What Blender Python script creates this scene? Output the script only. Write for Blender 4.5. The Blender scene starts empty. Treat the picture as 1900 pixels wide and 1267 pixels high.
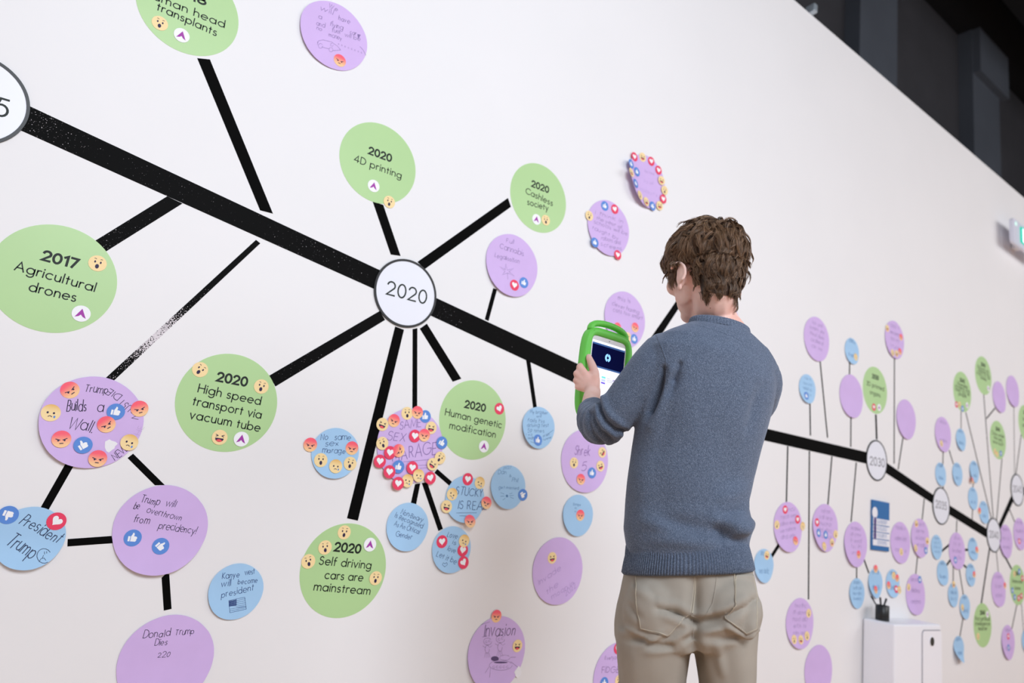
import bpy, bmesh, math, random
import numpy as np
from mathutils import Vector, Matrix, noise
from mathutils.bvhtree import BVHTree
random.seed(7)
PI = math.pi
C = bpy.context.scene.collection
S = bpy.context.scene

# ---------------------------------------------------------------- camera, world, lights, exposure
FPX, YAW, PITCH, ROLL = 1311.27, .608014, .21779, .1268236
D, H = 2.27, 1.08                       # distance of the exhibition wall, height of the camera
fw = np.array([math.sin(YAW)*math.cos(PITCH), math.cos(YAW)*math.cos(PITCH), math.sin(PITCH)])
_rt = np.array([math.cos(YAW), -math.sin(YAW), 0.]); _up = np.cross(_rt, fw)
cr = math.cos(ROLL)*_rt + math.sin(ROLL)*_up
cu = -math.sin(ROLL)*_rt + math.cos(ROLL)*_up
CAM = np.array([0., 0., H])
cam = bpy.data.cameras.new('camera'); co = bpy.data.objects.new('camera', cam); C.objects.link(co)
co.matrix_world = Matrix([[cr[0], cu[0], -fw[0], 0], [cr[1], cu[1], -fw[1], 0], [cr[2], cu[2], -fw[2], H], [0, 0, 0, 1]])
cam.sensor_width = 36; cam.lens = FPX/1900*36; cam.clip_end = 200; cam.clip_start = .05
cam.dof.use_dof = True; cam.dof.focus_distance = 1.95; cam.dof.aperture_fstop = 2.2
S.camera = co

w = bpy.data.worlds.new('world'); S.world = w; w.use_nodes = True
w.node_tree.nodes['Background'].inputs[0].default_value = (.93, .95, 1, 1)
w.node_tree.nodes['Background'].inputs[1].default_value = .46

def area(name, loc, target, sx, sy, power, col=(1, 1, 1)):
    l = bpy.data.lights.new(name, 'AREA'); l.shape = 'RECTANGLE'; l.size = sx; l.size_y = sy
    l.energy = power; l.color = col
    o = bpy.data.objects.new(name, l); C.objects.link(o); o.location = loc
    o.rotation_euler = (Vector(target)-Vector(loc)).to_track_quat('-Z', 'Y').to_euler(); return o
area('ceiling_lamp', (.5, -2.3, 3.6), (1.1, D, .9), 2.4, 1.6, 192, (.83, .905, 1))
area('ceiling_lamp', (6.2, -3.6, 3.9), (4.4, D, .5), 4., 2., 136, (.98, .97, 1))
area('ceiling_lamp', (9.6, -3.2, 4.6), (9.6, D, 1.6), 4., 2., 118, (1, .98, .98))
area('hall_lamp', (9., 3.2, 6.6), (9., 4.3, 3.5), 3, .3, 22, (.75, .85, 1))
S.view_settings.view_transform = 'Standard'; S.view_settings.look = 'None'
S.view_settings.exposure = -.13; S.view_settings.gamma = 1; S.view_settings.use_curve_mapping = False

# ---------------------------------------------------------------- measuring helpers
def ray(x, y): return fw + (x-950)/FPX*cr + (633.5-y)/FPX*cu
def wp(x, y, Y=D):
    v = ray(x, y); return CAM + v*(Y/v[1])
def w2(x, y):
    p = wp(x, y); return p[0], p[2]
hf = ray(1290, 800)*[1, 1, 0]; hf /= np.linalg.norm(hf); hr = np.array([hf[1], -hf[0], 0])
MD = 1.85                               # how far from the camera the man stands
def W(x, y, dd=0.):
    v = ray(x, y); return Vector(CAM + v*((MD+dd)/(v@hf)))
def proj(P):
    P = np.asarray(P)-CAM; z = P@fw
    return 950+FPX*(P@cr)/z, 633.5-FPX*(P@cu)/z

# ---------------------------------------------------------------- materials
def lin(h):
    h = h.lstrip('#'); v = [int(h[i:i+2], 16)/255 for i in (0, 2, 4)]
    return tuple((c/12.92 if c <= .04045 else ((c+.055)/1.055)**2.4) for c in v)
MATS = {}
def mat(name, col, rough=.6, spec=.5, noise_amt=0, noise_scale=30, bump=0, bump_scale=200, metal=0, emit=None, coat=0, sss=0):
    if name in MATS: return MATS[name]
    if isinstance(col, str): col = lin(col)
    m = bpy.data.materials.new(name); m.use_nodes = True; nt = m.node_tree; b = nt.nodes['Principled BSDF']
    b.inputs['Base Color'].default_value = (*col, 1); b.inputs['Roughness'].default_value = rough
    b.inputs['Specular IOR Level'].default_value = spec; b.inputs['Metallic'].default_value = metal
    if coat: b.inputs['Coat Weight'].default_value = coat
    if sss:
        b.inputs['Subsurface Weight'].default_value = sss; b.inputs['Subsurface Radius'].default_value = (.012, .005, .003)
        b.inputs['Subsurface Scale'].default_value = 1
    if emit: b.inputs['Emission Color'].default_value = (*col, 1); b.inputs['Emission Strength'].default_value = emit
    tc = nt.nodes.new('ShaderNodeTexCoord')
    if noise_amt:
        n = nt.nodes.new('ShaderNodeTexNoise'); n.inputs['Scale'].default_value = noise_scale; n.inputs['Detail'].default_value = 4
        r = nt.nodes.new('ShaderNodeMapRange'); r.inputs[3].default_value = 1-noise_amt; r.inputs[4].default_value = 1+noise_amt
        r.inputs[1].default_value = .3; r.inputs[2].default_value = .7
        x = nt.nodes.new('ShaderNodeVectorMath'); x.operation = 'SCALE'; x.inputs[0].default_value = col
        nt.links.new(tc.outputs['Object'], n.inputs['Vector']); nt.links.new(n.outputs['Fac'], r.inputs[0])
        nt.links.new(r.outputs[0], x.inputs['Scale']); nt.links.new(x.outputs[0], b.inputs['Base Color'])
    if bump:
        n = nt.nodes.new('ShaderNodeTexNoise'); n.inputs['Scale'].default_value = bump_scale; n.inputs['Detail'].default_value = 3
        bp = nt.nodes.new('ShaderNodeBump'); bp.inputs['Strength'].default_value = bump; bp.inputs['Distance'].default_value = .001
        nt.links.new(tc.outputs['Object'], n.inputs['Vector']); nt.links.new(n.outputs['Fac'], bp.inputs['Height'])
        nt.links.new(bp.outputs[0], b.inputs['Normal'])
    MATS[name] = m; return m
def attr_mat(name, rough=.5, spec=.4, sss=0):
    m = bpy.data.materials.new(name); m.use_nodes = True; nt = m.node_tree; b = nt.nodes['Principled BSDF']
    a = nt.nodes.new('ShaderNodeAttribute'); a.attribute_name = 'Col'
    nt.links.new(a.outputs['Color'], b.inputs['Base Color']); b.inputs['Roughness'].default_value = rough
    b.inputs['Specular IOR Level'].default_value = spec
    MATS[name] = m; return m

wall_m = mat('white_wall_paint', (.86, .85, .86), .55, .3, noise_amt=.01, noise_scale=2, bump=.06, bump_scale=300)
green_m = mat('green_vinyl', '#b4d89a', .4, .4, noise_amt=.02, noise_scale=4)
purple_m = mat('lilac_paper', '#d5b8ec', .6, .3, noise_amt=.03, noise_scale=9)
blue_m = mat('light_blue_paper', '#a8d0f3', .6, .3, noise_amt=.03, noise_scale=9)
white_m = mat('white_vinyl', '#eceef8', .35, .4)
rim_m = mat('black_rim', '#1d1d1f', .4, .4)
ink_m = mat('black_print', '#16201a', .5, .3)
pen_m = mat('dark_pen', '#2b2440', .6, .3)
pen2_m = mat('blue_pen', '#243a78', .6, .3)
pen3_m = mat('faint_pencil', '#8a76a8', .7, .2)
pen4_m = mat('faint_blue_pencil', '#5f86b4', .7, .2)
pen5_m = mat('grey_year_print', '#6d6c74', .6, .2)
tape_m = mat('black_vinyl_tape', '#050505', .7, .06, bump=.15, bump_scale=900)
paperwhite_m = mat('torn_white_paper', '#f2f1f5', .7, .2)
st_m = attr_mat('sticker_print', .5, .3)
def tape_flecked(name, axis_pts, amount):
    """black vinyl with white flecks, glare painted into the colour, that cluster around given wall points (x, z, radius, strength)"""
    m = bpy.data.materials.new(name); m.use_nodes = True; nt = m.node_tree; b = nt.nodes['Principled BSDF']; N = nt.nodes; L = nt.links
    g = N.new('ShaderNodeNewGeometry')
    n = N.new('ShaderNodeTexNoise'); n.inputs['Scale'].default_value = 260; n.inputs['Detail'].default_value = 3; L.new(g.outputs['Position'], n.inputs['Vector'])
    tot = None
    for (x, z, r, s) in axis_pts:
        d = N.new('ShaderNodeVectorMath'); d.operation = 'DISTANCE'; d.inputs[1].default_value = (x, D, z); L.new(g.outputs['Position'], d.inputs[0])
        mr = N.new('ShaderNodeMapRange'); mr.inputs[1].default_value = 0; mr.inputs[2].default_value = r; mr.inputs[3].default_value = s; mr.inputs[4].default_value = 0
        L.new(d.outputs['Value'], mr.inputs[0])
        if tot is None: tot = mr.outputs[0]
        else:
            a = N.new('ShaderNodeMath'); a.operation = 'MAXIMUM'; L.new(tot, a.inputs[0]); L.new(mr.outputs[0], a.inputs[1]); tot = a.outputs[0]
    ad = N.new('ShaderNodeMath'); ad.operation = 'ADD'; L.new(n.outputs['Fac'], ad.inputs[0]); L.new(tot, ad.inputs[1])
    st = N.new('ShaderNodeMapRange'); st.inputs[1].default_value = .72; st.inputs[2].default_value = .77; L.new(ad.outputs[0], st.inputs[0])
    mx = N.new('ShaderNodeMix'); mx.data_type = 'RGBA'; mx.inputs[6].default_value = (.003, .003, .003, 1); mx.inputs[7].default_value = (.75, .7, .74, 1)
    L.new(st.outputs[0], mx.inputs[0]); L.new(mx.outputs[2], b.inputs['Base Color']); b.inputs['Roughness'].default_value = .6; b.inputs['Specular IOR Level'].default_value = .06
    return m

# ---------------------------------------------------------------- object helpers
def tag(o, label=None, cat=None, group=None, kind=None):
    if label: o['label'] = label
    if cat: o['category'] = cat
    if group: o['group'] = group
    if kind: o['kind'] = kind
    return o
def empty(name, loc, label, cat, group=None):
    o = bpy.data.objects.new(name, None); C.objects.link(o); o.location = loc; o.empty_display_size = .05
    return tag(o, label, cat, group)
def mk(name, V, F, mats, parent=None, loc=None, mi=None, smooth=False, cols=None):
    """mesh from vertices in the parent's space"""
    me = bpy.data.meshes.new(name); me.from_pydata([tuple(v) for v in V], [], [tuple(f) for f in F])
    for m in (mats if isinstance(mats, (list, tuple)) else [mats]): me.materials.append(m)
    if mi is not None: me.polygons.foreach_set('material_index', mi)
    if smooth: me.polygons.foreach_set('use_smooth', [True]*len(me.polygons))
    if cols is not None:
        a = me.color_attributes.new('Col', 'FLOAT_COLOR', 'POINT')
        a.data.foreach_set('color', [c for q in cols for c in (*q[:3], 1)])
    me.update()
    o = bpy.data.objects.new(name, me); C.objects.link(o)
    if parent: o.parent = parent
    if loc is not None: o.location = loc
    return o
class MB:
    def __init__(s): s.V = []; s.F = []; s.M = []; s.C = []
    def add(s, V, F, m=0, col=(1, 1, 1)):
        o = len(s.V); s.V += [tuple(v) for v in V]; s.F += [tuple(i+o for i in f) for f in F]; s.M += [m]*len(F); s.C += [col]*len(V)
    def box(s, a, b, m=0, bev=0):
        (x0, y0, z0), (x1, y1, z1) = a, b
        if not bev:
            s.add([(x0, y0, z0), (x1, y0, z0), (x1, y1, z0), (x0, y1, z0), (x0, y0, z1), (x1, y0, z1), (x1, y1, z1), (x0, y1, z1)],
                  [(0, 3, 2, 1), (4, 5, 6, 7), (0, 1, 5, 4), (1, 2, 6, 5), (2, 3, 7, 6), (3, 0, 4, 7)], m)
        else:
            bm = bmesh.new(); bmesh.ops.create_cube(bm, size=1)
            for v in bm.verts: v.co = Vector(((x0+x1)/2+v.co.x*(x1-x0), (y0+y1)/2+v.co.y*(y1-y0), (z0+z1)/2+v.co.z*(z1-z0)))
            bmesh.ops.bevel(bm, geom=bm.edges[:], offset=bev, segments=3, affect='EDGES', profile=.5)
            s.add([v.co[:] for v in bm.verts], [[v.index for v in f.verts] for f in bm.faces], m); bm.free()
    def build(s, name, mats, parent=None, loc=None, smooth=False, cols=False):
        return mk(name, s.V, s.F, mats, parent, loc, s.M if isinstance(mats, (list, tuple)) else None, smooth, s.C if cols else None)

# ---------------------------------------------------------------- the setting
def struct(name, mb, m): return tag(mb.build(name, m), kind='structure')
m_ = MB(); m_.box((-3.2, D, 0), (15.5, D+.14, 4.305)); struct('wall_front', m_, wall_m)
floor_m = mat('warm_wood_floor', '#d4aa86', .5, .4, noise_amt=.12, noise_scale=3)
m_ = MB(); m_.box((-6, -7, -.1), (26, 6, 0)); struct('floor', m_, floor_m)
dark_m = mat('dark_grey_wall', '#48484d', .8, .2, noise_amt=.08, noise_scale=1.5)
dark2_m = mat('blue_grey_column', '#5a606a', .8, .2, noise_amt=.08, noise_scale=1.2)
black_m = mat('black_ceiling', '#222224', .9, .1)
m_ = MB(); m_.box((-6, 4.27, 0), (26, 4.4, 9.2)); struct('wall_back', m_, dark_m)
m_ = MB(); m_.box((-6, -7, 9.0), (26, 4.6, 9.12)); struct('ceiling', m_, black_m)
for x0, x1 in ((.95, 1.9), (4.2, 5.13), (7.44, 8.37), (10.69, 11.66), (13.9, 14.85)):
    m_ = MB(); m_.box((x0, 4.07, 0), (x1, 4.27, 9.0)); m_.box((x0+.02, 3.97, 8.25), (x1+.12, 4.07, 9.0))
    struct('trim_%d' % (1+int(x0//3)), m_, dark2_m)
m_ = MB(); m_.box((-6, 3.1, 8.6), (26, 3.35, 9.0)); struct('trim_6', m_, black_m)
m_ = MB(); m_.box((-3.2, D-.012, 0), (15.5, D, .08), bev=.003); struct('baseboard_front', m_, wall_m)

# ---------------------------------------------------------------- stroke lettering
def arc(cx, cy, rx, ry, a0, a1):
    n = max(4, int(abs(a1-a0)/22))
    return [(cx+rx*math.cos(math.radians(a0+(a1-a0)*i/n)), cy+ry*math.sin(math.radians(a0+(a1-a0)*i/n))) for i in range(n+1)]
o_ = arc(.32, .32, .32, .32, 90, 450)
G = {
 'a': (.64, [o_, [(.64, .64), (.64, 0)]]), 'b': (.64, [o_, [(0, 1.05), (0, 0)]]), 'c': (.56, [arc(.32, .32, .32, .32, 48, 312)]),
 'd': (.64, [o_, [(.64, 1.05), (.64, 0)]]), 'e': (.62, [[(.02, .33), (.63, .33)]+arc(.32, .32, .32, .32, 4, 312)]),
 'f': (.34, [[(.12, 0), (.12, .82)]+arc(.3, .84, .18, .2, 175, 80), [(0, .62), (.32, .62)]]),
 'g': (.64, [o_, [(.64, .64), (.64, -.05)]+arc(.34, -.07, .3, .27, 0, -150)]), 'h': (.48, [[(0, 1.05), (0, 0)], arc(.24, .38, .24, .26, 180, 0)+[(.48, 0)]]),
 'i': (0, [[(0, .64), (0, 0)], [(0, .84), (0, .94)]]), 'j': (.1, [[(.1, .64), (.1, -.2), (0, -.3)], [(.1, .84), (.1, .94)]]),
 'k': (.46, [[(0, 1.05), (0, 0)], [(.42, .64), (.03, .32), (.46, 0)]]), 'l': (0, [[(0, 1.05), (0, 0)]]),
 'm': (.84, [[(0, .64), (0, 0)], arc(.21, .42, .21, .22, 180, 0)+[(.42, 0)], arc(.63, .42, .21, .22, 180, 0)+[(.84, 0)]]),
 'n': (.48, [[(0, .64), (0, 0)], arc(.24, .38, .24, .26, 180, 0)+[(.48, 0)]]), 'o': (.64, [o_]),
 'p': (.64, [o_, [(0, .64), (0, -.38)]]), 'q': (.64, [o_, [(.64, .64), (.64, -.38)]]), 'r': (.3, [[(0, .64), (0, 0)], arc(.22, .4, .22, .24, 180, 60)]),
 's': (.38, [arc(.2, .47, .17, .16, 40, 260)[:-1]+arc(.19, .16, .19, .17, 80, -150)]), 't': (.3, [[(.14, .88), (.14, 0)], [(0, .62), (.3, .62)]]),
 'u': (.48, [[(0, .64), (0, .26)]+arc(.24, .24, .24, .24, 180, 360)+[(.48, .64)], [(.48, .3), (.48, 0)]]), 'v': (.52, [[(0, .64), (.26, 0), (.52, .64)]]),
 'w': (.84, [[(0, .64), (.21, 0), (.42, .64), (.63, 0), (.84, .64)]]), 'x': (.48, [[(0, .64), (.48, 0)], [(.46, .64), (.02, 0)]]),
 'y': (.54, [[(0, .64), (.28, 0)], [(.54, .64), (.12, -.38)]]), 'z': (.46, [[(0, .62), (.46, .62), (0, 0), (.46, 0)]]),
 '0': (.6, [arc(.3, .5, .3, .5, 90, 450)]), '1': (.28, [[(.0, .82), (.26, 1), (.26, 0)]]), '2': (.58, [arc(.29, .7, .28, .29, 170, -32)+[(.0, 0), (.6, 0)]]),
 '3': (.54, [arc(.26, .75, .24, .24, 150, -80)+arc(.26, .27, .28, .27, 80, -150)]), '4': (.64, [[(.48, 0), (.48, 1), (0, .25), (.64, .25)]]),
 '5': (.56, [[(.52, 1), (.16, 1), (.08, .58)]+arc(.26, .33, .3, .33, 110, -140)]), '6': (.6, [[(.42, 1), (.06, .45)], arc(.3, .31, .3, .31, 90, 450)]),
 '7': (.56, [[(0, 1), (.56, 1), (.16, 0)]]), '8': (.56, [arc(.28, .75, .22, .24, -90, 270), arc(.28, .26, .28, .26, 90, 450)]), '9': (.6, [arc(.3, .69, .3, .31, 90, 450), [(.54, .55), (.18, 0)]]),
 'A': (.76, [[(0, 0), (.38, 1), (.76, 0)], [(.13, .34), (.63, .34)]]), 'B': (.5, [[(0, 0), (0, 1), (.24, 1)]+arc(.26, .76, .2, .24, 90, -90)+arc(.26, .26, .26, .26, 90, -90)+[(0, 0)], [(0, .52), (.26, .52)]]),
 'C': (.8, [arc(.5, .5, .5, .5, 42, 318)]), 'D': (.68, [[(0, 0), (0, 1), (.2, 1)]+arc(.2, .5, .48, .5, 90, -90)+[(0, 0)]]), 'E': (.48, [[(.48, 1), (0, 1), (0, 0), (.48, 0)], [(0, .52), (.44, .52)]]),
 'F': (.46, [[(.46, 1), (0, 1), (0, 0)], [(0, .52), (.42, .52)]]), 'G': (.95, [arc(.5, .5, .5, .5, 42, 360)+[(.52, .5)]]), 'H': (.66, [[(0, 1), (0, 0)], [(.66, 1), (.66, 0)], [(0, .52), (.66, .52)]]),
 'I': (0, [[(0, 1), (0, 0)]]), 'K': (.56, [[(0, 1), (0, 0)], [(.52, 1), (.02, .48), (.56, 0)]]), 'L': (.44, [[(0, 1), (0, 0), (.44, 0)]]), 'M': (.86, [[(0, 0), (.1, 1), (.43, .2), (.76, 1), (.86, 0)]]),
 'N': (.68, [[(0, 0), (0, 1), (.68, 0), (.68, 1)]]), 'O': (1, [arc(.5, .5, .5, .5, 90, 450)]), 'P': (.48, [[(0, 0), (0, 1), (.22, 1)]+arc(.24, .74, .24, .26, 90, -90)+[(0, .48)]]),
 'R': (.5, [[(0, 0), (0, 1), (.22, 1)]+arc(.24, .74, .24, .26, 90, -90)+[(0, .48)], [(.22, .48), (.52, 0)]]), 'S': (.5, [arc(.25, .75, .22, .24, 30, 250)[:-1]+arc(.24, .26, .26, .27, 75, -160)]),
 'T': (.6, [[(0, 1), (.6, 1)], [(.3, 1), (.3, 0)]]), 'U': (.6, [[(0, 1), (0, .3)]+arc(.3, .3, .3, .3, 180, 360)+[(.6, 1)]]), 'V': (.7, [[(0, 1), (.35, 0), (.7, 1)]]),
 'W': (1.1, [[(0, 1), (.27, 0), (.55, 1), (.83, 0), (1.1, 1)]]), 'X': (.6, [[(0, 1), (.6, 0)], [(.58, 1), (0, 0)]]), 'Y': (.6, [[(0, 1), (.3, .5), (.6, 1)], [(.3, .5), (.3, 0)]]),
 '.': (0, [[(0, 0), (0, .07)]]), '!': (0, [[(0, 1), (0, .25)], [(0, .08), (0, 0)]]), '-': (.26, [[(0, .35), (.26, .35)]]), '&': (.6, [[(.6, 0), (.12, .75), (.25, 1), (.38, .78), (.02, .3), (.2, 0), (.6, .4)]]),
 'I_': (.3, [[(.15, 1), (.15, 0)], [(0, 1), (.3, 1)], [(0, 0), (.3, 0)]]), ' ': (.2, []),
}
def text_strokes(t, hand, rng):
    x = 0; out = []
    for ch in t:
        a, ss = G.get(ch, G['-'])
        dx = rng.uniform(-.03, .03) if hand else 0; dy = rng.uniform(-.07, .07) if hand else 0; sc = rng.uniform(.85, 1.12) if hand else 1
        sh = rng.uniform(.02, .22) if hand else 0
        for st in ss: out.append([(x+dx+px*sc+py*sh, dy+py*sc) for px, py in st])
        x += a+(.24 if not hand else .22)
    return out, x-.24
def ribbon(mb, pts, hw, place, h, m=0, cap=True):
    P = [Vector((p[0], p[1])) for p in pts]
    Q = [P[0]]
    for p in P[1:]:
        if (p-Q[-1]).length > 1e-5: Q.append(p)
    closed = len(Q) > 3 and (Q[0]-Q[-1]).length < hw*.6
    if len(Q) < 2: return
    if closed: Q = Q[:-1]
    n = len(Q); L = []; R = []
    for i in range(n):
        if closed: a, b = Q[i-1], Q[(i+1) % n]; d1 = (Q[i]-a).normalized(); d2 = (b-Q[i]).normalized()
        else:
            d1 = (Q[i]-Q[i-1]).normalized() if i else (Q[1]-Q[0]).normalized(); d2 = (Q[i+1]-Q[i]).normalized() if i < n-1 else d1
        nn = Vector((-(d1+d2).y, (d1+d2).x)); nn = nn.normalized() if nn.length > 1e-6 else Vector((-d1.y, d1.x))
        c = max(.45, nn.dot(Vector((-d1.y, d1.x)))); nn = nn*(hw/c); q = Q[i]
        if not closed and cap:
            if i == 0: q = q-d1*hw*.6
            if i == n-1: q = q+d1*hw*.6
        L.append(q+nn); R.append(q-nn)
    V = [place(p.x, p.y, h) for p in L]+[place(p.x, p.y, h) for p in R]
    F = [(i, (i+1) % n, n+(i+1) % n, n+i) for i in range(n if closed else n-1)]
    mb.add(V, F, m)
def fillpoly(mb, pts, place, h, m=0, col=(1, 1, 1)):
    V = [place(p[0], p[1], h) for p in pts]; mb.add(V, [tuple(range(len(V)))], m, col)

# ---------------------------------------------------------------- stickers (unit circle, u right, v up)
CREAM = lin('#fbdfa6'); DK = lin('#2b2048'); RED = lin('#ee4266'); BLU = lin('#5d8edb'); WHT = lin('#f7f8fc'); PUR = lin('#a63aa8')
def heart(s=1, cx=0, cy=0):
    P = []
    for i in range(24):
        t = 2*PI*i/24; P.append((cx+s*.058*16*math.sin(t)**3*.62, cy+s*.06*(13*math.cos(t)-5*math.cos(2*t)-2*math.cos(3*t)-math.cos(4*t))*.62+.05*s))
    return P
def ell(cx, cy, rx, ry, n=14): return [(cx+rx*math.cos(2*PI*i/n), cy+ry*math.sin(2*PI*i/n)) for i in range(n)]
def bar(a, b, w_):
    a, b = Vector(a), Vector(b); d = (b-a).normalized(); nn = Vector((-d.y, d.x))*w_/2
    return [tuple(a+nn), tuple(a-nn), tuple(b-nn), tuple(b+nn)]
def arcband(cx, cy, r, a0, a1, w_):
    o = arc(cx, cy, r+w_/2, r+w_/2, a0, a1); i = arc(cx, cy, r-w_/2, r-w_/2, a1, a0); return o+i
THUMB = [(-.22, -.42), (.32, -.42), (.44, -.3), (.42, -.14), (.5, .0), (.44, .14), (.3, .2), (.1, .2), (.14, .42), (.08, .6), (-.06, .6), (-.1, .42), (-.22, .18)]
CUFF = [(-.52, -.42), (-.29, -.42), (-.29, .18), (-.52, .18)]
STK = {  # kind: (part name, base colour fn, [(sub-part name, polygons, colour)])
 'W': ('surprised_face_sticker', lambda v: CREAM, [('eye', [ell(-.3, .16, .1, .15)], DK), ('eye', [ell(.32, .16, .1, .15)], DK), ('mouth', [ell(.02, -.38, .21, .29)], DK), ('eyebrows', [arcband(-.34, .42, .16, 30, 130, .06), arcband(.36, .42, .16, 50, 150, .06)], DK)]),
 'A': ('angry_face_sticker', lambda v: tuple(np.array(lin('#ff6478'))*(max(0, min(1, v*.8+.55)))+np.array(lin('#ffd09a'))*(1-max(0, min(1, v*.8+.55)))),
       [('eye', [ell(-.32, -.16, .1, .1)], DK), ('eye', [ell(.32, -.16, .1, .1)], DK), ('eyebrows', [bar((-.6, .06), (-.12, -.12), .09), bar((.6, .06), (.12, -.12), .09)], DK), ('mouth', [bar((-.2, -.5), (.2, -.5), .1)], DK)]),
 'S': ('sad_face_sticker', lambda v: tuple(np.array(lin('#e9b661'))*max(0, v)**1.5+np.array(CREAM)*(1-max(0, v)**1.5)),
       [('eye', [ell(-.32, 0, .11, .13)], DK), ('eye', [ell(.32, 0, .11, .13)], DK), ('mouth', [arcband(0, -.55, .2, 20, 160, .08)], DK), ('tear', [ell(.45, -.42, .1, .15)], BLU)]),
 'L': ('laughing_face_sticker', lambda v: CREAM, [('eye', [bar((-.55, .35), (-.2, .2), .09), bar((-.2, .22), (-.52, .08), .09)], DK), ('eye', [bar((.55, .35), (.2, .2), .09), bar((.2, .22), (.52, .08), .09)], DK),
       ('mouth', [[(-.55, -.1), (.55, -.1)]+arc(0, -.12, .55, .5, 0, -180)], DK), ('tongue', [arc(0, -.42, .34, .17, 0, 180)+arc(0, -.42, .38, .17, 180, 360)], lin('#ef5a63'))]),
 'H': ('heart_sticker', lambda v: RED, [('heart', [heart(1.0)], WHT)]),
 'T': ('thumbs_up_sticker', lambda v: BLU, [('thumb', [THUMB, CUFF], WHT)]),
 'D': ('thumbs_down_sticker', lambda v: BLU, [('thumb', [[(x, -y) for x, y in THUMB], [(x, -y) for x, y in CUFF]], WHT)]),
 'Q': ('purple_arrowhead_sticker', lambda v: WHT, [('arrowhead', [[(0, .62), (.6, -.52), (.22, -.36), (0, -.12), (-.22, -.36), (-.6, -.52)]], PUR)]),
}
FC = {}
for k_, (n_, fn_, subs_) in STK.items():
    pass
def feat_mat(col):
    key = tuple(round(c, 3) for c in col)
    if key not in FC: FC[key] = mat('sticker_ink_%d' % (len(FC)+1), col, .5, .3)
    return FC[key]
def sticker(parent, place, kind, u, v, r, rot, h, fine):
    name, fn, subs = STK[kind]; ca, sa = math.cos(math.radians(rot)), math.sin(math.radians(rot))
    def T(x, y): return u+r*(x*ca+y*sa), v+r*(-x*sa+y*ca)
    n = 28 if fine else 18; V = []; F = []; cols = []
    rings = (0, .35, .65, .9, 1) if kind in 'AS' else (0, 1)
    for k, q in enumerate(rings):
        if q == 0: V.append(place(*T(0, 0), h)); cols.append(fn(0)); continue
        for i in range(n):
            x, y = q*math.cos(2*PI*i/n), q*math.sin(2*PI*i/n); V.append(place(*T(x, y), h)); cols.append(fn(y))
    for i in range(n): F.append((0, 1+i, 1+(i+1) % n))
    for k in range(len(rings)-2):
        a, b = 1+k*n, 1+(k+1)*n
        for i in range(n): F.append((a+i, b+i, b+(i+1) % n, a+(i+1) % n))
    o = len(V); last = 1+(len(rings)-2)*n
    for i in range(n):   # cut edge of the sticker
        x, y = math.cos(2*PI*i/n), math.sin(2*PI*i/n); V.append(place(*T(x, y), h-.0005)); cols.append(WHT)
    for i in range(n): F.append((last+i, o+i, o+(i+1) % n, last+(i+1) % n))
    if fine:
        st = mk(name, V, F, st_m, parent, cols=cols)
        for i, (sn, polys, col) in enumerate(subs):
            mb = MB()
            for pl in polys: fillpoly(mb, [T(*p) for p in pl], place, h+.0003+.0002*(i == 3))
            mb.build(sn, feat_mat(col), st)
    else:
        mb = MB(); mb.V = V; mb.F = F; mb.M = [0]*len(F); mb.C = cols
        for i, (sn, polys, col) in enumerate(subs):
            for pl in polys: fillpoly(mb, [T(*p) for p in pl], place, h+.0004+.0002*(i == 3), 0, col)
        mb.build(name, st_m, parent, cols=True)

# ---------------------------------------------------------------- discs on the wall
RAD = {'G': .150, 'Y': .1247, 'P': .1255, 'B': .0808}
TT = np.linspace(0, 2*PI, 49)
def solve(bb, kind):
    """wall position and radius of the round disc that shows with this outline box"""
    have = [i for i in range(4) if bb[i] is not None]
    cx = (bb[0]+bb[1])/2 if None not in bb[:2] else (bb[0]+RAD[kind]*200 if bb[1] is None else bb[1]-RAD[kind]*500)
    cy = (bb[2]+bb[3])/2 if None not in bb[2:] else (bb[2]+RAD[kind]*450 if bb[3] is None else bb[3]-RAD[kind]*500)
    q = np.array([*w2(cx, cy), RAD[kind]]); fixed = len(have) < 3 or kind in 'GY'
    def res(q):
        P = np.stack([q[0]+q[2]*np.cos(TT), np.full_like(TT, D), q[1]+q[2]*np.sin(TT)], -1); x, y = proj(P)
        m = (x.min(), x.max(), y.min(), y.max()); return np.array([m[i]-bb[i] for i in have])
    k = 2 if fixed else 3
    for _ in range(12):
        r0 = res(q); J = np.stack([(res(q+np.eye(3)[j]*1e-4)-r0)/1e-4 for j in range(k)], 1)
        dq = np.linalg.lstsq(J, -r0, rcond=None)[0]; q[:k] += dq
    return q
DISC = {}
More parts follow.
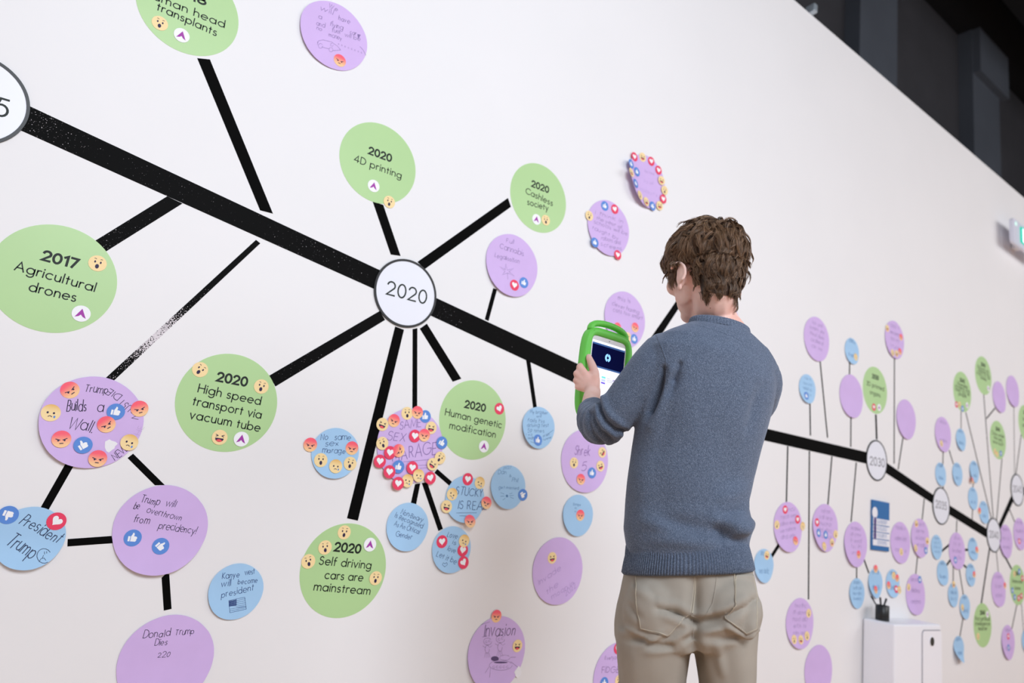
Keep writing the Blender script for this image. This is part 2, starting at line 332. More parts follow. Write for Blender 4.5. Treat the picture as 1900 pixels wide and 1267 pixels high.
def disc(key, kind, bb, label, texts=(), stk=(), org=(0, 0, 1), lift=None, pen=None, draw=None, group=None, rs=None):
    X, Z, R = solve(bb, kind); DISC[key] = (X, Z, R)
    rng = random.Random(key)
    px, py = proj((X, D, Z)); ppm = FPX/((np.array([X, D, Z])-CAM)@fw)
    name = {'G': 'printed_disc', 'Y': 'year_disc', 'P': 'paper_disc', 'B': 'paper_disc'}[kind]
    cat = {'G': 'printed disc', 'Y': 'year disc', 'P': 'paper disc', 'B': 'paper disc'}[kind]
    grp = group or {'G': 'green printed discs of the timeline', 'Y': 'white year discs of the timeline', 'P': 'lilac handwritten discs on the wall', 'B': 'light blue handwritten discs on the wall'}[kind]
    face = {'G': green_m, 'Y': white_m, 'P': purple_m, 'B': blue_m}[kind]
    base = {'G': .0008, 'Y': .004, 'P': .0025, 'B': .0025}[kind]
    la, lam = (lift if lift else ((rng.uniform(235, 290), rng.uniform(.004, .010)) if kind in 'PB' else (0, 0)))
    lc, ls = math.cos(math.radians(la)), math.sin(math.radians(la))
    def place(u, v, h):
        t = min(1.25, (u*lc+v*ls)/R); lf = lam*max(0, t+.1)**2 if lam else 0
        return (u, -(base+h+lf), v)
    root = empty(name, (X, D, Z), label, cat, grp)
    # the disc itself: front grid, cut edge
    n = 72 if ppm > 350 else 40; rings = tuple(i/14 for i in range(15)) if lam else (0, 1)
    mb = MB(); V = []; F = []
    wob = (lambda a: 1+.006*math.sin(3*a+rng.random())+.004*math.sin(5*a)) if kind in 'PB' else (lambda a: 1)
    W_ = [wob(2*PI*i/n) for i in range(n)]
    for q in rings:
        if q == 0: V.append(place(0, 0, 0)); continue
        for i in range(n): a = 2*PI*i/n; V.append(place(q*R*W_[i]*math.cos(a), q*R*W_[i]*math.sin(a), 0))
    for i in range(n): F.append((0, 1+i, 1+(i+1) % n))
    for k in range(len(rings)-2):
        for i in range(n): a, b = 1+k*n, 1+(k+1)*n; F.append((a+i, b+i, b+(i+1) % n, a+(i+1) % n))
    last = 1+(len(rings)-2)*n; o = len(V); th = .003 if kind == 'Y' else (.0008 if kind == 'G' else .0007)
    for i in range(n): a = 2*PI*i/n; V.append(place(R*W_[i]*math.cos(a), R*W_[i]*math.sin(a), -th))
    for i in range(n): F.append((last+i, o+i, o+(i+1) % n, last+(i+1) % n))
    if not lam: F.append(tuple(o+i for i in range(n)))
    mk('disc_face', V, F, face, root)
    if kind == 'Y':
        mb = MB(); ri, ro = R*.945, R*1.0; V = []; F = []
        for i in range(n):
            a = 2*PI*i/n
            for rr, hh in ((ri, .0002), (ri, .0012), (ro*1.012, .0012), (ro*1.012, -.004)): V.append(place(rr*math.cos(a), rr*math.sin(a), hh))
        for i in range(n):
            for j in range(3): F.append((4*i+j, 4*i+j+1, 4*((i+1) % n)+j+1, 4*((i+1) % n)+j))
        mk('rim', V, F, rim_m, root)
    ox, oy, sc = org
    def loc(x, y):
        a, b = w2(ox+x*sc, oy+y*sc); return a-X, b-Z
    hand = kind in 'PB'
    mb = MB()
    pm = pen if pen else (ink_m if not hand else (pen_m if kind == 'P' else pen2_m))
    for t in texts:
        s, x0, y0, x1, y1, hh = t[:6]; wt = t[6]*.8 if len(t) > 6 else (.066 if not hand else .07)
        a = Vector(loc(x0, y0)); b = Vector(loc(x1, y1)); e = (b-a); Lw = e.length; e.normalize(); nn = Vector((-e.y, e.x))
        h = hh if 0 < hh < .3 else hh*sc/ppm
        ss, wd = text_strokes(s, hand, rng); kx = Lw/max(wd, .1)
        sl = None
        tm = mb if hand else MB()
        for st in ss: ribbon(tm, [tuple(a+e*(p[0]*kx)+nn*(p[1]*h)) for p in st], h*wt*(1 if not hand else .34)+(0 if not hand else .0003), place, .0003)
        if not hand: tm.build('lettering', pm, root)
    if mb.V: mb.build('handwriting', pm, root)
    mb = MB()
    if draw:
        for d in draw:
            pts, wd = d[0], d[1]
            if wd == 'fill': fillpoly(mb, [loc(*p) for p in pts], place, .00035)
            else: ribbon(mb, [loc(*p) for p in pts], wd, place, .0003)
    if mb.V: mb.build('drawing', pm, root)
    rs = rs or .0228
    for i, s in enumerate(stk):
        k, sx, sy = s[:3]; rot = s[3] if len(s) > 3 else rng.uniform(-12, 12)
        u, v = loc(sx, sy)
        if k == 'X':
            P = [(u+.018*math.cos(a)*rng.uniform(.6, 1.1), v+.02*math.sin(a)*rng.uniform(.5, 1.1)) for a in np.linspace(0, 2*PI, 13)[:-1]]
            tb = MB(); fillpoly(tb, P, place, .0006); tb.build('torn_patch', paperwhite_m, root); continue
        sticker(root, place, k, u, v, rs, rot, .0010+.0003*i, rs*ppm > 5.5)
    return root
LET = 'neomuirasthlcdw'
def words(rng, n):
    out = []
    while n > 0:
        k = min(n, rng.randint(2, 6)); out.append(''.join(rng.choice(LET) for _ in range(k))); n -= k+1
    return ' '.join(out)
def lines(key, bb, n, frac=.62, top=.62, bottom=-.45, slope=0., hmul=.62):
    """small handwriting whose words cannot be read from here: rows of little letters across the disc (unit-circle rows)"""
    rng = random.Random('t'+str(key)); X, Z, R = solve(bb, 'P'); out = []
    for i in range(n):
        v = top+(bottom-top)*i/max(1, n-1); hw = math.sqrt(max(.05, 1-v*v))*frac*rng.uniform(.7, 1)
        p0 = proj((X-hw*R, D, Z+(v-slope*hw)*R)); p1 = proj((X+hw*R, D, Z+(v+slope*hw)*R))
        sp = abs(bottom-top)/max(1, n-1)*R
        out.append((words(rng, max(3, int(hw*16))), p0[0], p0[1], p1[0], p1[1], min(.028, sp*hmul)))
    return out

# ================================================================ the wall: near discs
c1, c3, c4, c5, c6, c7, c8 = (0, 320, .25263), (0, 640, .25263), (0, 947, .25263), (480, 0, .25263), (480, 320, .25263), (480, 640, .25263), (480, 947, .25263)
def full(org, lst): return [(s[0], org[0]+s[1]*org[2], org[1]+s[2]*org[2], *s[3:]) for s in lst]
BH, LH = .0262, .0250
disc('g2018', 'G', (252.5, 441.3, None, 104), 'green printed disc at the top edge reading human head transplants',
     [('2018', 1235, -55, 1508, 38, BH, .15), ('Human head', 1060, -32, 1645, 205, LH), ('transplants', 1150, 72, 1585, 265, LH)], full((0, 0, 1), [('W', 296.5, 43.5, 0), ('Q', 337, 66, 0)]) and [('W', 296.5/.25263, 43.5/.25263, 0), ('Q', 337/.25263, 66/.25263, 0)], org=(0, 0, .25263))
disc('g2017', 'G', (None, 217.2, 416.7, 617.5), 'green printed disc at the left edge reading 2017 Agricultural drones',
     [('2017', 308, 640, 560, 706, BH, .15), ('Agricultural', 105, 715, 690, 875, LH), ('drones', 210, 868, 550, 948, LH)], [('W', 716, 668, 0), ('Q', 596, 1037, 0)], org=c1)
disc('ghs', 'G', (325.4, 513, 655.9, 838.8), 'green printed disc reading 2020 High speed transport via vacuum tube',
     [('2020', 1592, 262, 1808, 302, BH, .15), ('High speed', 1452, 345, 1908, 440, LH), ('transport via', 1412, 438, 1912, 540, LH), ('vacuum tube', 1390, 538, 1903, 636, LH)],
     [('W', 1469, 181, 25), ('W', 1918, 305, 5), ('L', 1612, 678, 0), ('Q', 1771, 691, 0)], org=c3)
disc('gsd', 'G', (555, 716.7, 971.5, 1146), 'green printed disc with five stickers reading 2020 Self driving cars are mainstream',
     [('2020', 555, 295, 742, 312, BH, .15), ('Self driving', 443, 395, 820, 428, LH), ('cars are', 483, 499, 760, 519, LH), ('mainstream', 403, 585, 813, 617, LH)],
     [('W', 627, 160, 0), ('W', 486, 271, -12), ('W', 363, 373, -20), ('W', 857, 496, 0), ('Q', 815, 250, 0)], org=c8)
disc('g4d', 'G', (629.5, 771.2, 226.6, 378.6), 'green printed disc above the 2020 year disc reading 4D printing',
     [('2020', 807, 1128, 970, 1188, BH, .15), ('4D printing', 700, 1185, 1043, 1312, LH)], [('Q', 843, 1366, 0), ('W', 958, 1484, 0)], org=c5)
disc('gcash', 'G', (945.5, 1051.2, 302.5, 432), 'green printed disc up right of the 2020 year disc reading Cashless society',
     [('2020', 455, 557, 618, 622, BH, .15), ('Cashless', 395, 625, 657, 750, LH), ('society', 413, 735, 615, 798, LH)], [('Q', 502, 882, 0), ('W', 592, 890, -10)], org=(900, 240, .18947))
disc('ggen', 'G', (813.4, 939.7, 704.4, 854), 'green printed disc below the timeline reading 2020 Human genetic modification',
     [('2020', 1513, 457, 1660, 488, BH, .15), ('Human genetic', 1368, 514, 1780, 610, LH), ('modification', 1400, 612, 1735, 681, LH)], [('H', 1766, 468, -30), ('Q', 1652, 745, 0)], org=c7)
disc('y15', 'Y', (None, 54.5, None, 268.5), 'white year disc with a black rim cut off by the left edge of the picture',
     [('2015', -420, 735, 46, 868, .049, .075)], org=(0, 0, .25263))
disc('y20', 'Y', (693.4, 808.4, 481.7, 607.2), 'large white year disc with a black rim reading 2020', [('2020', 935, 893, 1222, 967, .049, .075)], org=c6)
YH = .049
disc('y30', 'Y', (1606.3, 1644.6, 816.4, 892), 'white year disc right of the man reading 2030', [('2030', 1613, 861.5, 1640, 866.5, YH, .08)], pen=pen5_m)
disc('y35', 'Y', (1729.3, 1761, 904.7, 972.4), 'white year disc reading 2035, next along from the 2030 disc', [('2035', 1735, 941, 1755, 946, YH, .08)], pen=pen5_m)
disc('y40', 'Y', (1830.8, 1855, 961, 1024.4), 'white year disc reading 2040 at the lowest bend of the timeline', [('2040', 1835, 996.5, 1852, 999.5, YH, .08)], pen=pen5_m)
disc('y45', 'Y', (1875, 1898, 879, 939), 'white year disc by the right edge, where the timeline climbs again', [('2045', 1879, 912, 1895, 914, YH, .08)], pen=pen5_m)
_a, _b = w2(1252, 772)
disc('y25', 'Y', (1225, 1279, 728, 816), 'white year disc hidden behind the man where the timeline bends', [('2025', 1234, 774, 1270, 783, .049, .075)])

car = [([(428, 325), (435, 305), (470, 297), (530, 310), (575, 340), (600, 370), (545, 375)], .0006), ([(512, 362), (460, 350)], .0006), ([(428, 310), (428, 335)], .0006),
       (ell(450, 342, 16, 18), .0005), (ell(528, 368, 15, 16), .0005), (ell(535, 332, 12, 12, 5), .0004), ([(742, 345), (765, 370), (785, 408)], .0007), ([(722, 252), (748, 258), (728, 288)], 'fill')] + \
      [(ell(585+24*i, 326+9*i, 4, 5, 6), .0004) for i in range(8)]
disc('p_top', 'P', (555.3, 680.3, 1.8, 131.4), 'lilac paper disc at the top of the wall with a little drawing of a car',
     [('We', 512, 52, 575, 85, 34), ('will', 445, 75, 540, 110, 40), ('have', 585, 145, 662, 180, 40), ('a', 435, 138, 458, 146, 36), ('flying', 522, 190, 612, 225, 38), ('car', 668, 248, 712, 262, 30),
      ('and', 420, 185, 480, 205, 34), ('fuel', 535, 235, 592, 250, 32), ('will be', 630, 268, 740, 303, 30), ('no', 420, 218, 458, 233, 32), ('money', 512, 268, 606, 298, 32)], [('A', 593, 447, 0)], org=c5, pen=pen3_m, draw=car, lift=(215, .006))
disc('p_wall', 'P', (70.7, 265, 698, 869), 'lilac paper disc with nine emoji stickers and handwriting about a wall',
     [('Trump', 620, 338, 788, 358, 58), ('Builds', 488, 482, 632, 482, 80), ('a', 712, 488, 752, 490, 75), ('Wall.', 492, 605, 672, 640, 80), ('NEVE', 845, 850, 945, 770, 50), ('HE', 985, 650, 1020, 592, -45),
      ('M', 1015, 545, 1008, 492, 45), ('UST', 975, 455, 900, 400, 50), ('DIE', 895, 372, 808, 322, 50)],
     [('A', 513, 331, -50), ('S', 372, 498, 0), ('A', 1024, 468, -25), ('T', 850, 490, 0), ('A', 780, 583, -45), ('A', 449, 691, -12), ('T', 608, 735, -40), ('S', 948, 715, 10), ('A', 716, 833, 0), ('X', 810, 740)], org=c3, lift=(225, .010))
disc('p_over', 'P', (207, 384.5, 899.7, 1066), 'lilac paper disc with two thumbs up stickers low on the left',
     [('Trump', 1030, -65, 1162, -38, 52), ('will', 1212, -35, 1280, -25, 48), ('be', 978, -15, 1014, -8, 46), ('overthrown', 1072, 15, 1325, 75, 44), ('from', 978, 82, 1090, 95, 52), ('precidency!', 1160, 130, 1430, 172, 50)],
     [('T', 973, 200, 0), ('T', 1177, 260, 40)], org=c4, lift=(270, .012))
disc('p_dies', 'P', (214.7, 395.8, 1140, None), 'lilac paper disc at the bottom left edge with three short handwritten lines',
     [('Donald', 1047, 937, 1243, 920, 50), ('Trump', 1285, 912, 1420, 905, 42), ('Dies', 1132, 992, 1220, 988, 42), ('220', 1156, 1080, 1242, 1072, 36)], org=c4, lift=(290, .006))
sadf = [(arc(322, 330, 52, 52, 60, 330), .0007), ([(326, 300), (326, 318)], .0006), ([(342, 298), (342, 312)], .0006), ([(318, 326), (310, 345)], .0006), ([(285, 372), (300, 350), (322, 345), (335, 362)], .0006)]
disc('b_pres', 'B', (None, 121.7, 940, 1056), 'light blue paper disc in the lower left corner with a drawn sad face',
     [('President', 140, 90, 415, 240, 80, .09), ('Trump', 38, 245, 225, 350, 90, .09)], [('D', 60, 32, 10), ('H', 414, 78, 35)], org=c4, draw=sadf, lift=(275, .012), pen=mat('navy_pen', '#1f3157', .6))
flag = [([(1678, 660), (1795, 635), (1807, 722), (1685, 748), (1678, 660)], .0005), ([(1735, 695), (1733, 648)], .0005)] + [([(1733, 662+13*i), (1800+i, 645+15*i)], .0004) for i in range(5)] + \
       [([(1680, 668+8*i), (1733, 655+9*i)], .0012) for i in range(5)] + [([(1684+10*i, 660), (1686+10*i, 700)], .0008) for i in range(5)] + [([(1685, 722), (1805, 700)], .0004), ([(1685, 735), (1806, 712)], .0004)]
disc('b_kan', 'B', (385, 488, 1045, 1149), 'light blue paper disc with a drawing of a striped flag',
     [('Kanye', 1630, 500, 1755, 485, 42), ('west', 1797, 475, 1866, 462, 38), ('will', 1622, 562, 1692, 550, 44), ('become', 1745, 542, 1888, 526, 38), ('president', 1622, 640, 1858, 585, 44)], org=c4, draw=flag, lift=(230, .005))
disc('b_nosame', 'B', (576, 665.7, 794.6, 887), 'light blue paper disc with five face stickers reading No same sex marage',
     [('No', 452, 695, 505, 692, 44), ('same', 555, 697, 670, 697, 42), ('sex', 485, 745, 583, 738, 40), ('marage', 463, 788, 632, 797, 40)],
     [('A', 377, 732, 0), ('A', 682, 757, 0), ('W', 452, 845, -5), ('W', 667, 870, 5), ('S', 560, 890, 0)], org=c7, lift=(270, .006))
disc('p_same', 'P', (699, 819.7, 757, 897), 'lilac paper disc nearly covered by stickers, straight below the 2020 disc',
     [('SAME', 1032, 618, 1185, 602, 58), ('SEX', 937, 700, 1070, 712, 62), ('MARAGE', 978, 850, 1298, 800, 85)],
     [('W', 1087, 502, -10), ('T', 1220, 525, -10), ('A', 1162, 495, 0), ('A', 990, 555, 10), ('L', 905, 583, 10), ('L', 1262, 608, 0), ('H', 1142, 668, 0), ('A', 1212, 662, 0), ('T', 1340, 718, 20), ('W', 902, 722, -30),
      ('H', 958, 790, 0), ('A', 1022, 775, -75), ('H', 882, 853, 0), ('W', 1325, 828, 30), ('L', 1270, 875, 25), ('H', 1120, 900, 0), ('T', 1018, 893, 0), ('H', 950, 930, 0), ('S', 1165, 958, 0), ('S', 1082, 995, 10), ('H', 1012, 1015, 0), ('H', 1250, 975, -20)],
     org=c7, pen=mat('violet_pen', '#7d62a4', .6), draw=[([(1060, 858), (1290, 838)], .0006), ([(1080, 888), (1250, 880)], .0006), ([(1180, 905), (1260, 900)], .0006)], lift=(250, .003))
disc('b_nb', 'B', (716, 793.7, 932.5, 1022), 'light blue paper disc reading Non-Binary Is Recognised, without stickers',
     [('Non-Binary', 1040, 22, 1195, 85, 34), ('Is Recognised', 995, 48, 1195, 132, 34), ('As An Offical', 990, 110, 1170, 172, 34), ('Gender', 1000, 185, 1115, 212, 34)], org=c8, lift=(260, .007))
disc('b_love', 'B', (800, 873.3, 976.8, 1062), 'light blue paper disc reading Love is love Let it be, with three heart stickers',
     [('Love', 1380, 188, 1452, 210, 40), ('is', 1418, 245, 1445, 250, 36), ('love', 1382, 292, 1436, 315, 38), ('Let it be', 1300, 332, 1440, 392, 38)],
     [('H', 1343, 228, -10), ('H', 1495, 290, 5), ('S', 1505, 222, 15), ('H', 1498, 380, -35)], org=c8, draw=[([(1358, 412), (1342, 395), (1350, 382), (1362, 390), (1374, 380), (1380, 395), (1358, 412)], .0006)], lift=(260, .006))
disc('b_real', 'B', (824, 899, 883.8, 967.7), 'light blue paper disc with underlined capitals and six stickers around it',
     [('STUCKY', 1442, 1098, 1640, 1112, 58), ('IS REAL', 1458, 1200, 1660, 1208, 62)],
     [('H', 1532, 985, 0), ('S', 1620, 1012, 15), ('S', 1417, 1095, 30), ('L', 1375, 1185, 5), ('A', 1665, 1157, 15), ('A', 1533, 1290, -5)], org=c7, draw=[([(1445, 1232), (1590, 1230)], .0006), ([(1465, 1252), (1560, 1255)], .0006)], lift=(285, .012))
o3 = (860, 720, .16842)
disc('b_cat', 'B', (908.5, 974.5, 863.6, 943.4), 'light blue paper disc with a drawn whiskered nose',
     [('2027', 430, 893, 520, 885, 26), ('Dan', 377, 945, 465, 945, 44), ('&', 500, 985, 520, 980, 30), ('Phil', 527, 1030, 592, 1035, 44), ('get married', 380, 1105, 602, 1118, 34)],
     [('T', 648, 1175, 55)], org=o3, pen=pen4_m, lift=(250, .010), draw=[(ell(470, 1187, 13, 15), 'fill')]+[([a, b], .0007) for a, b in (((400, 1150), (440, 1165)), ((395, 1190), (440, 1188)), ((420, 1230), (450, 1210)), ((500, 1165), (532, 1155)), ((500, 1185), (545, 1180)), ((505, 1200), (545, 1215)))])
disc('b_bro', 'B', (967.8, 1027.9, 754.5, 832.5), 'light blue paper disc crowded with writing, one thumbs up sticker at its foot',
     [('My brother', 728, 275, 920, 292, 40), ('will', 795, 322, 850, 324, 32), ('fails his', 697, 368, 885, 385, 40), ('driving test', 692, 428, 930, 428, 40), ('59 times', 692, 490, 880, 490, 40), ('I will', 672, 520, 740, 525, 24), ('laugh', 690, 560, 760, 555, 24), ('at him', 870, 540, 940, 520, 26), ('forever', 875, 580, 965, 548, 26)],
     [('T', 808, 573, 0)], org=o3, pen=mat('grey_blue_pen', '#46699c', .6), lift=(235, .010), draw=[([(925, 505), (985, 462)], .0007), ([(720, 590), (780, 610), (850, 620)], .0007)])
disc('p_five', 'P', (1039.7, 1127.8, 797, 913), 'lilac paper disc partly behind the man\'s elbow with a big figure 5',
     [('Shrek', 1218, 728, 1385, 748, 110), ('5', 1290, 915, 1350, 905, 105)], [('W', 1212, 823, 0), ('L', 1522, 708, -60), ('L', 1500, 858, -25), ('T', 1405, 933, 0), ('A', 1282, 1003, 5)], org=o3, pen=mat('mauve_pen', '#8560a6', .6), lift=(290, .006))
o4 = (860, 900, .28959)
disc('b_react', 'B', (1042.4, 1099.8, 918, 994), 'light blue paper disc with a single red angry sticker at its middle',
     [('Europe', 700, 128, 748, 133, 16), ('is', 708, 150, 720, 152, 14), ('a', 710, 172, 718, 172, 12)], [('A', 745, 192, 0)], org=o4, pen=pen4_m, lift=(240, .008))
disc('p_lone', 'P', (986.8, 1080, 997, 1121), 'large darker lilac disc left of the man\'s hip with one laughing sticker near its top',
     [('Invade', 480, 640, 620, 545, 34), ('the', 530, 700, 600, 650, 34), ('moon in', 560, 730, 700, 640, 30), ('2022', 650, 710, 715, 650, 34)], [('L', 565, 465, -10)], org=o4, pen=mat('pale_pencil', '#a98bc8', .7), lift=(285, .006))
def alien(cx, cy, s): return [(ell(cx, cy, 28*s, 24*s, 10), .0005), (ell(cx-9*s, cy+2, 7*s, 7*s, 7), .0004), (ell(cx+11*s, cy-3, 7*s, 7*s, 7), .0004), (ell(cx-3*s, cy+52*s, 15*s, 27*s, 10), .0005)] + \
    [([(cx-14*s+7*i, cy+76*s), (cx-24*s+13*i, cy+108*s)], .0004) for i in range(4)] + [([(cx-14*s, cy+42*s), (cx-34*s, cy+30*s)], .0004), ([(cx+12*s, cy+42*s), (cx+30*s, cy+28*s)], .0004)]
inv = alien(152, 1000, .95)+alien(234, 985, 1.0)+[(ell(235, 1152, 74, 32, 18), .0005), (ell(262, 1104, 34, 17, 12), .0004), (ell(198, 1110, 26, 16, 12), 'fill'), (ell(235, 1134, 46, 6, 12), 'fill'),
    ([(160, 1160), (132, 1200)], .0005), ([(168, 1170), (160, 1228)], .0005), ([(298, 1102), (332, 1100)], .0005), ([(300, 1130), (345, 1165)], .0005)]+[(ell(190+22*i, 1163, 8, 7, 7), .0004) for i in range(5)]
disc('p_inv', 'P', (866.4, 973, 1142.7, None), 'lilac paper disc at the bottom edge with a drawing of two aliens and a saucer', [('I_', 0, 0, 0, 0, 0)][:0]+[('Invasion', 128, 972, 325, 958, 72)],
     [('A', 208, 838, 0), ('L', 342, 1028, 0), ('X', 345, 1195)], org=o4, draw=inv+[([(112, 892), (165, 875)], .0005), ([(118, 972), (150, 965)], .0005)], pen=mat('dark_pencil', '#5b4674', .7), lift=(250, .008))
disc('p_fid', 'P', (1099.8, 1192, 1190, None), 'lilac paper disc at the bottom edge half behind the man\'s thigh', [('Everyone', 902, 1116, 1000, 1113, 22), ('FIDGET', 882, 1200, 1015, 1196, 36)],
     [('T', 898, 1265, 0), ('W', 992, 1250, 0), ('H', 985, 1045, 0)], org=o4, pen=mat('mid_pencil', '#7a5a94', .7), lift=(270, .006))
o2 = (860, 420, .18947)
disc('p_leg', 'P', (900.7, 996, 434.2, 551.3), 'lilac paper disc above the timeline with a drawn leaf',
     [('Full', 415, 155, 485, 172, 40), ('Cannabis', 350, 215, 582, 292, 55), ('Legalisation', 300, 300, 540, 365, 45)], [('H', 490, 578, 0), ('T', 585, 553, 5)], org=o2, pen=pen3_m, lift=(250, .008),
     draw=[([(410, 368), (424, 430), (488, 412), (440, 445), (492, 488), (424, 458), (370, 478), (400, 442), (350, 396), (404, 425), (410, 368)], .0007), ([(424, 458), (426, 520)], .0007)])
o1 = (900, 240, .18947)
disc('p_think', 'P', (1088.5, 1166.8, 371.7, 475), 'lilac paper disc left of the man\'s head with five rim stickers',
     [('i think in', 1075, 830, 1345, 920, 40), ('the year all', 1085, 880, 1330, 975, 36), ('schools will be', 1060, 920, 1385, 1040, 38), ('taught by', 1040, 975, 1300, 1085, 40), ('robots and', 1130, 1080, 1320, 1130, 40), ('screens', 1120, 1140, 1330, 1190, 42)],
     [('T', 1168, 752, 0), ('H', 1265, 783, -20), ('W', 1015, 848, 0), ('T', 1060, 1112, 0), ('H', 1288, 1232, 0), ('X', 1292, 1262)][:5], org=o1, pen=pen3_m, lift=(250, .006))
disc('p_ring', 'P', (1162.4, 1231.6, 286, 388), 'lilac paper disc above the man, fringed by fifteen stickers and peeling off',
     [('be kind', 1560, 420, 1650, 450, 30), ('to all', 1550, 520, 1640, 545, 30), ('robots', 1500, 600, 1680, 660, 34)],
     [('H', 1455, 272), ('L', 1538, 275), ('H', 1622, 315), ('H', 1693, 402), ('T', 1402, 350), ('T', 1470, 422), ('L', 1388, 440), ('T', 1432, 545), ('W', 1475, 660), ('L', 1557, 715), ('T', 1628, 755), ('L', 1700, 750), ('H', 1735, 685), ('W', 1748, 600), ('L', 1718, 505)],
     org=o1, pen=mat('very_pale_pencil', '#b9a0d6', .7), lift=(215, .03))
disc('p_tab', 'P', (1119.6, 1196.7, 541.3, 644.6), 'lilac paper disc directly behind the tablet, with two angry stickers and a thumbs up',
     [('this is', 1500, 720, 1630, 750, 44), ('clever having', 1450, 770, 1710, 860, 40), ('cats too smart', 1460, 830, 1745, 920, 40)], [('A', 1502, 990), ('A', 1675, 990), ('W', 1600, 1085), ('T', 1663, 1103)], org=o2, pen=pen3_m, lift=(250, .006))
disc('p_neck', 'P', (1304, 1374, 551, 651), 'lilac paper disc mostly hidden behind the man\'s neck', lines('nk', (1304, 1374, 551, 651), 4), pen=pen3_m)
disc('p_head', 'P', (1260, 1334, 430, 530), 'lilac paper disc hidden behind the man\'s head', [], pen=pen3_m)

# ================================================================ the far discs
gp, gb = 'far lilac discs beyond the man', 'far light blue discs beyond the man'
def far(key, kind, bb, label, n=4, stk=(), **k):
    k.setdefault('pen', pen3_m if kind == 'P' else pen4_m)
    disc(key, kind, bb, label, lines(key, tuple(b if b is not None else (bb[i^1]+(90 if i % 2 else -90)) for i, b in enumerate(bb)), n, slope=k.pop('slope', 0.)) if n else [], stk, group=gp if kind == 'P' else gb, **k)
def farg(key, bb, label, txt, stk=()):
    X, Z, R = solve(bb, 'G'); T_ = []
    n = len(txt)-1
    for i, s in enumerate(txt):
        v = .48 if i == 0 else .42-.62*(i)/max(2, n)*1.05; hw = min(.8, (.26 if i == 0 else .072*len(s)))
        p0 = proj((X-hw*R, D, Z+v*R)); p1 = proj((X+hw*R, D, Z+v*R)); T_.append((s, *p0, *p1, BH if i == 0 else .026, .15 if i == 0 else .085))
    disc(key, 'G', bb, label, T_, stk)
far('P1514', 'P', (1491.3, 1537.4, 587.3, 670.8), 'lilac paper disc on the long slanting stem nearest the man\'s shoulder', 5)
far('B1497', 'B', (1482, 1512.4, 694.3, 748.7), 'light blue paper disc closest right of the man\'s shoulder', 4, [('T', 1494.3, 734.3)])
far('B1580', 'B', (1566.5, 1593.4, 627.3, 675.9), 'light blue paper disc joined above a plain lilac disc', 2, [('S', 1586.6, 662.6)])
far('P1578', 'P', (1557.5, 1599.6, 694.3, 775.4), 'plain lilac paper disc left of the 3D printed organs disc', 0)
farg('G1623', (1601, 1645.5, 679.6, 768.3), 'green printed disc on a short stem above 2030 reading 3D printed organs', ['2030', '3D printed', 'organs'], [('H', 1621, 755.3, 0), ('Q', 1630.8, 756, 0)])
far('P1659', 'P', (1641, 1677, 594.9, 666), 'pale lilac paper disc on the tallest straight stem, with small orange stickers', 4, [('L', 1645.6, 609.2), ('A', 1670.8, 625.7), ('W', 1653.8, 654.4), ('L', 1661.6, 656), ('A', 1668.3, 652.3)])
far('P1680', 'P', (1662, 1699, 741.2, 815), 'plain lilac paper disc up right of the 2030 disc', 0)
far('P1749', 'P', (1734.4, 1763.5, 773, 839), 'lilac paper disc with two blue discs hanging from it, above 2035', 2, [('W', 1745, 822.6)])
far('B1782', 'B', (1773, 1791.4, 794.9, 836.5), 'light blue paper disc hanging below a green disc', 2)
far('B1745', 'B', (1735, 1754.3, 857.9, 901.6), 'light blue paper disc directly above the 2035 disc', 2)
far('B1776', 'B', (1766.6, 1785, 858, 901.6), 'light blue paper disc at the right end of a forked stem above 2035', 2)
far('B1807', 'B', (1797.6, 1816.5, 855, 896), 'light blue paper disc, upper one of a linked pair between 2035 and 2040', 2, [('A', 1800, 890.7)])
far('B1804', 'B', (1796, 1813.4, 903.6, 945.7), 'light blue paper disc, lower one of a linked pair between 2035 and 2040', 2)
far('B1825', 'B', (1816.5, 1833.3, 929.3, 971.4), 'light blue paper disc just up left of the 2040 disc with a red sticker', 2, [('A', 1816.9, 947.8)])
far('P1853', 'P', (1841.5, 1865, 707.3, 765.6), 'lilac paper disc on a side branch of the tall green disc\'s stem', 0)
far('P1878', 'P', (1866.8, 1890, 696.5, 755.4), 'lilac paper disc rightmost in the upper row on a pale stem', 0)
farg('G1785', (1768.7, 1801.5, 689.7, 764.2), 'green printed disc, leftmost of the three above 2040', ['2040', 'Wearable', 'screens are', 'seen by all', 'people'], [('H', 1774.4, 750.4, 0), ('W', 1780, 750.4, 0), ('Q', 1793.9, 751.9, 0), ('T', 1785.3, 758, 0)])
farg('G1824', (1809.3, 1839, 661.6, 732), 'green printed disc, topmost of all the far discs', ['2040', 'Robots as', 'common as', 'cars in all', 'homes'], [('Q', 1833.5, 720.5, 0)])
farg('G1851', (1837, 1865.7, 780.5, 852.3), 'green printed disc on a short stem just above 2040', ['2040', 'Cities under', 'the sea', 'are built'], [('W', 1845.8, 837.6, 0), ('S', 1849.7, 843, 0), ('T', 1856.5, 841, 0)])
farg('G1900', (1891, 1914, 755, 815), 'green printed disc cut off by the right edge of the picture above 2045', ['2045', 'Brain', 'uploads'])
far('P1462', 'P', (1434.4, 1487.7, 931.3, 1023.3), 'lilac paper disc with five stickers hanging nearest the man\'s right hip', 5, [('H', 1455.9, 945.3), ('H', 1478.9, 963.5), ('W', 1440.5, 973.4), ('S', 1488.1, 976), ('A', 1473.4, 1002.7)], slope=.18, lift=(270, .012))
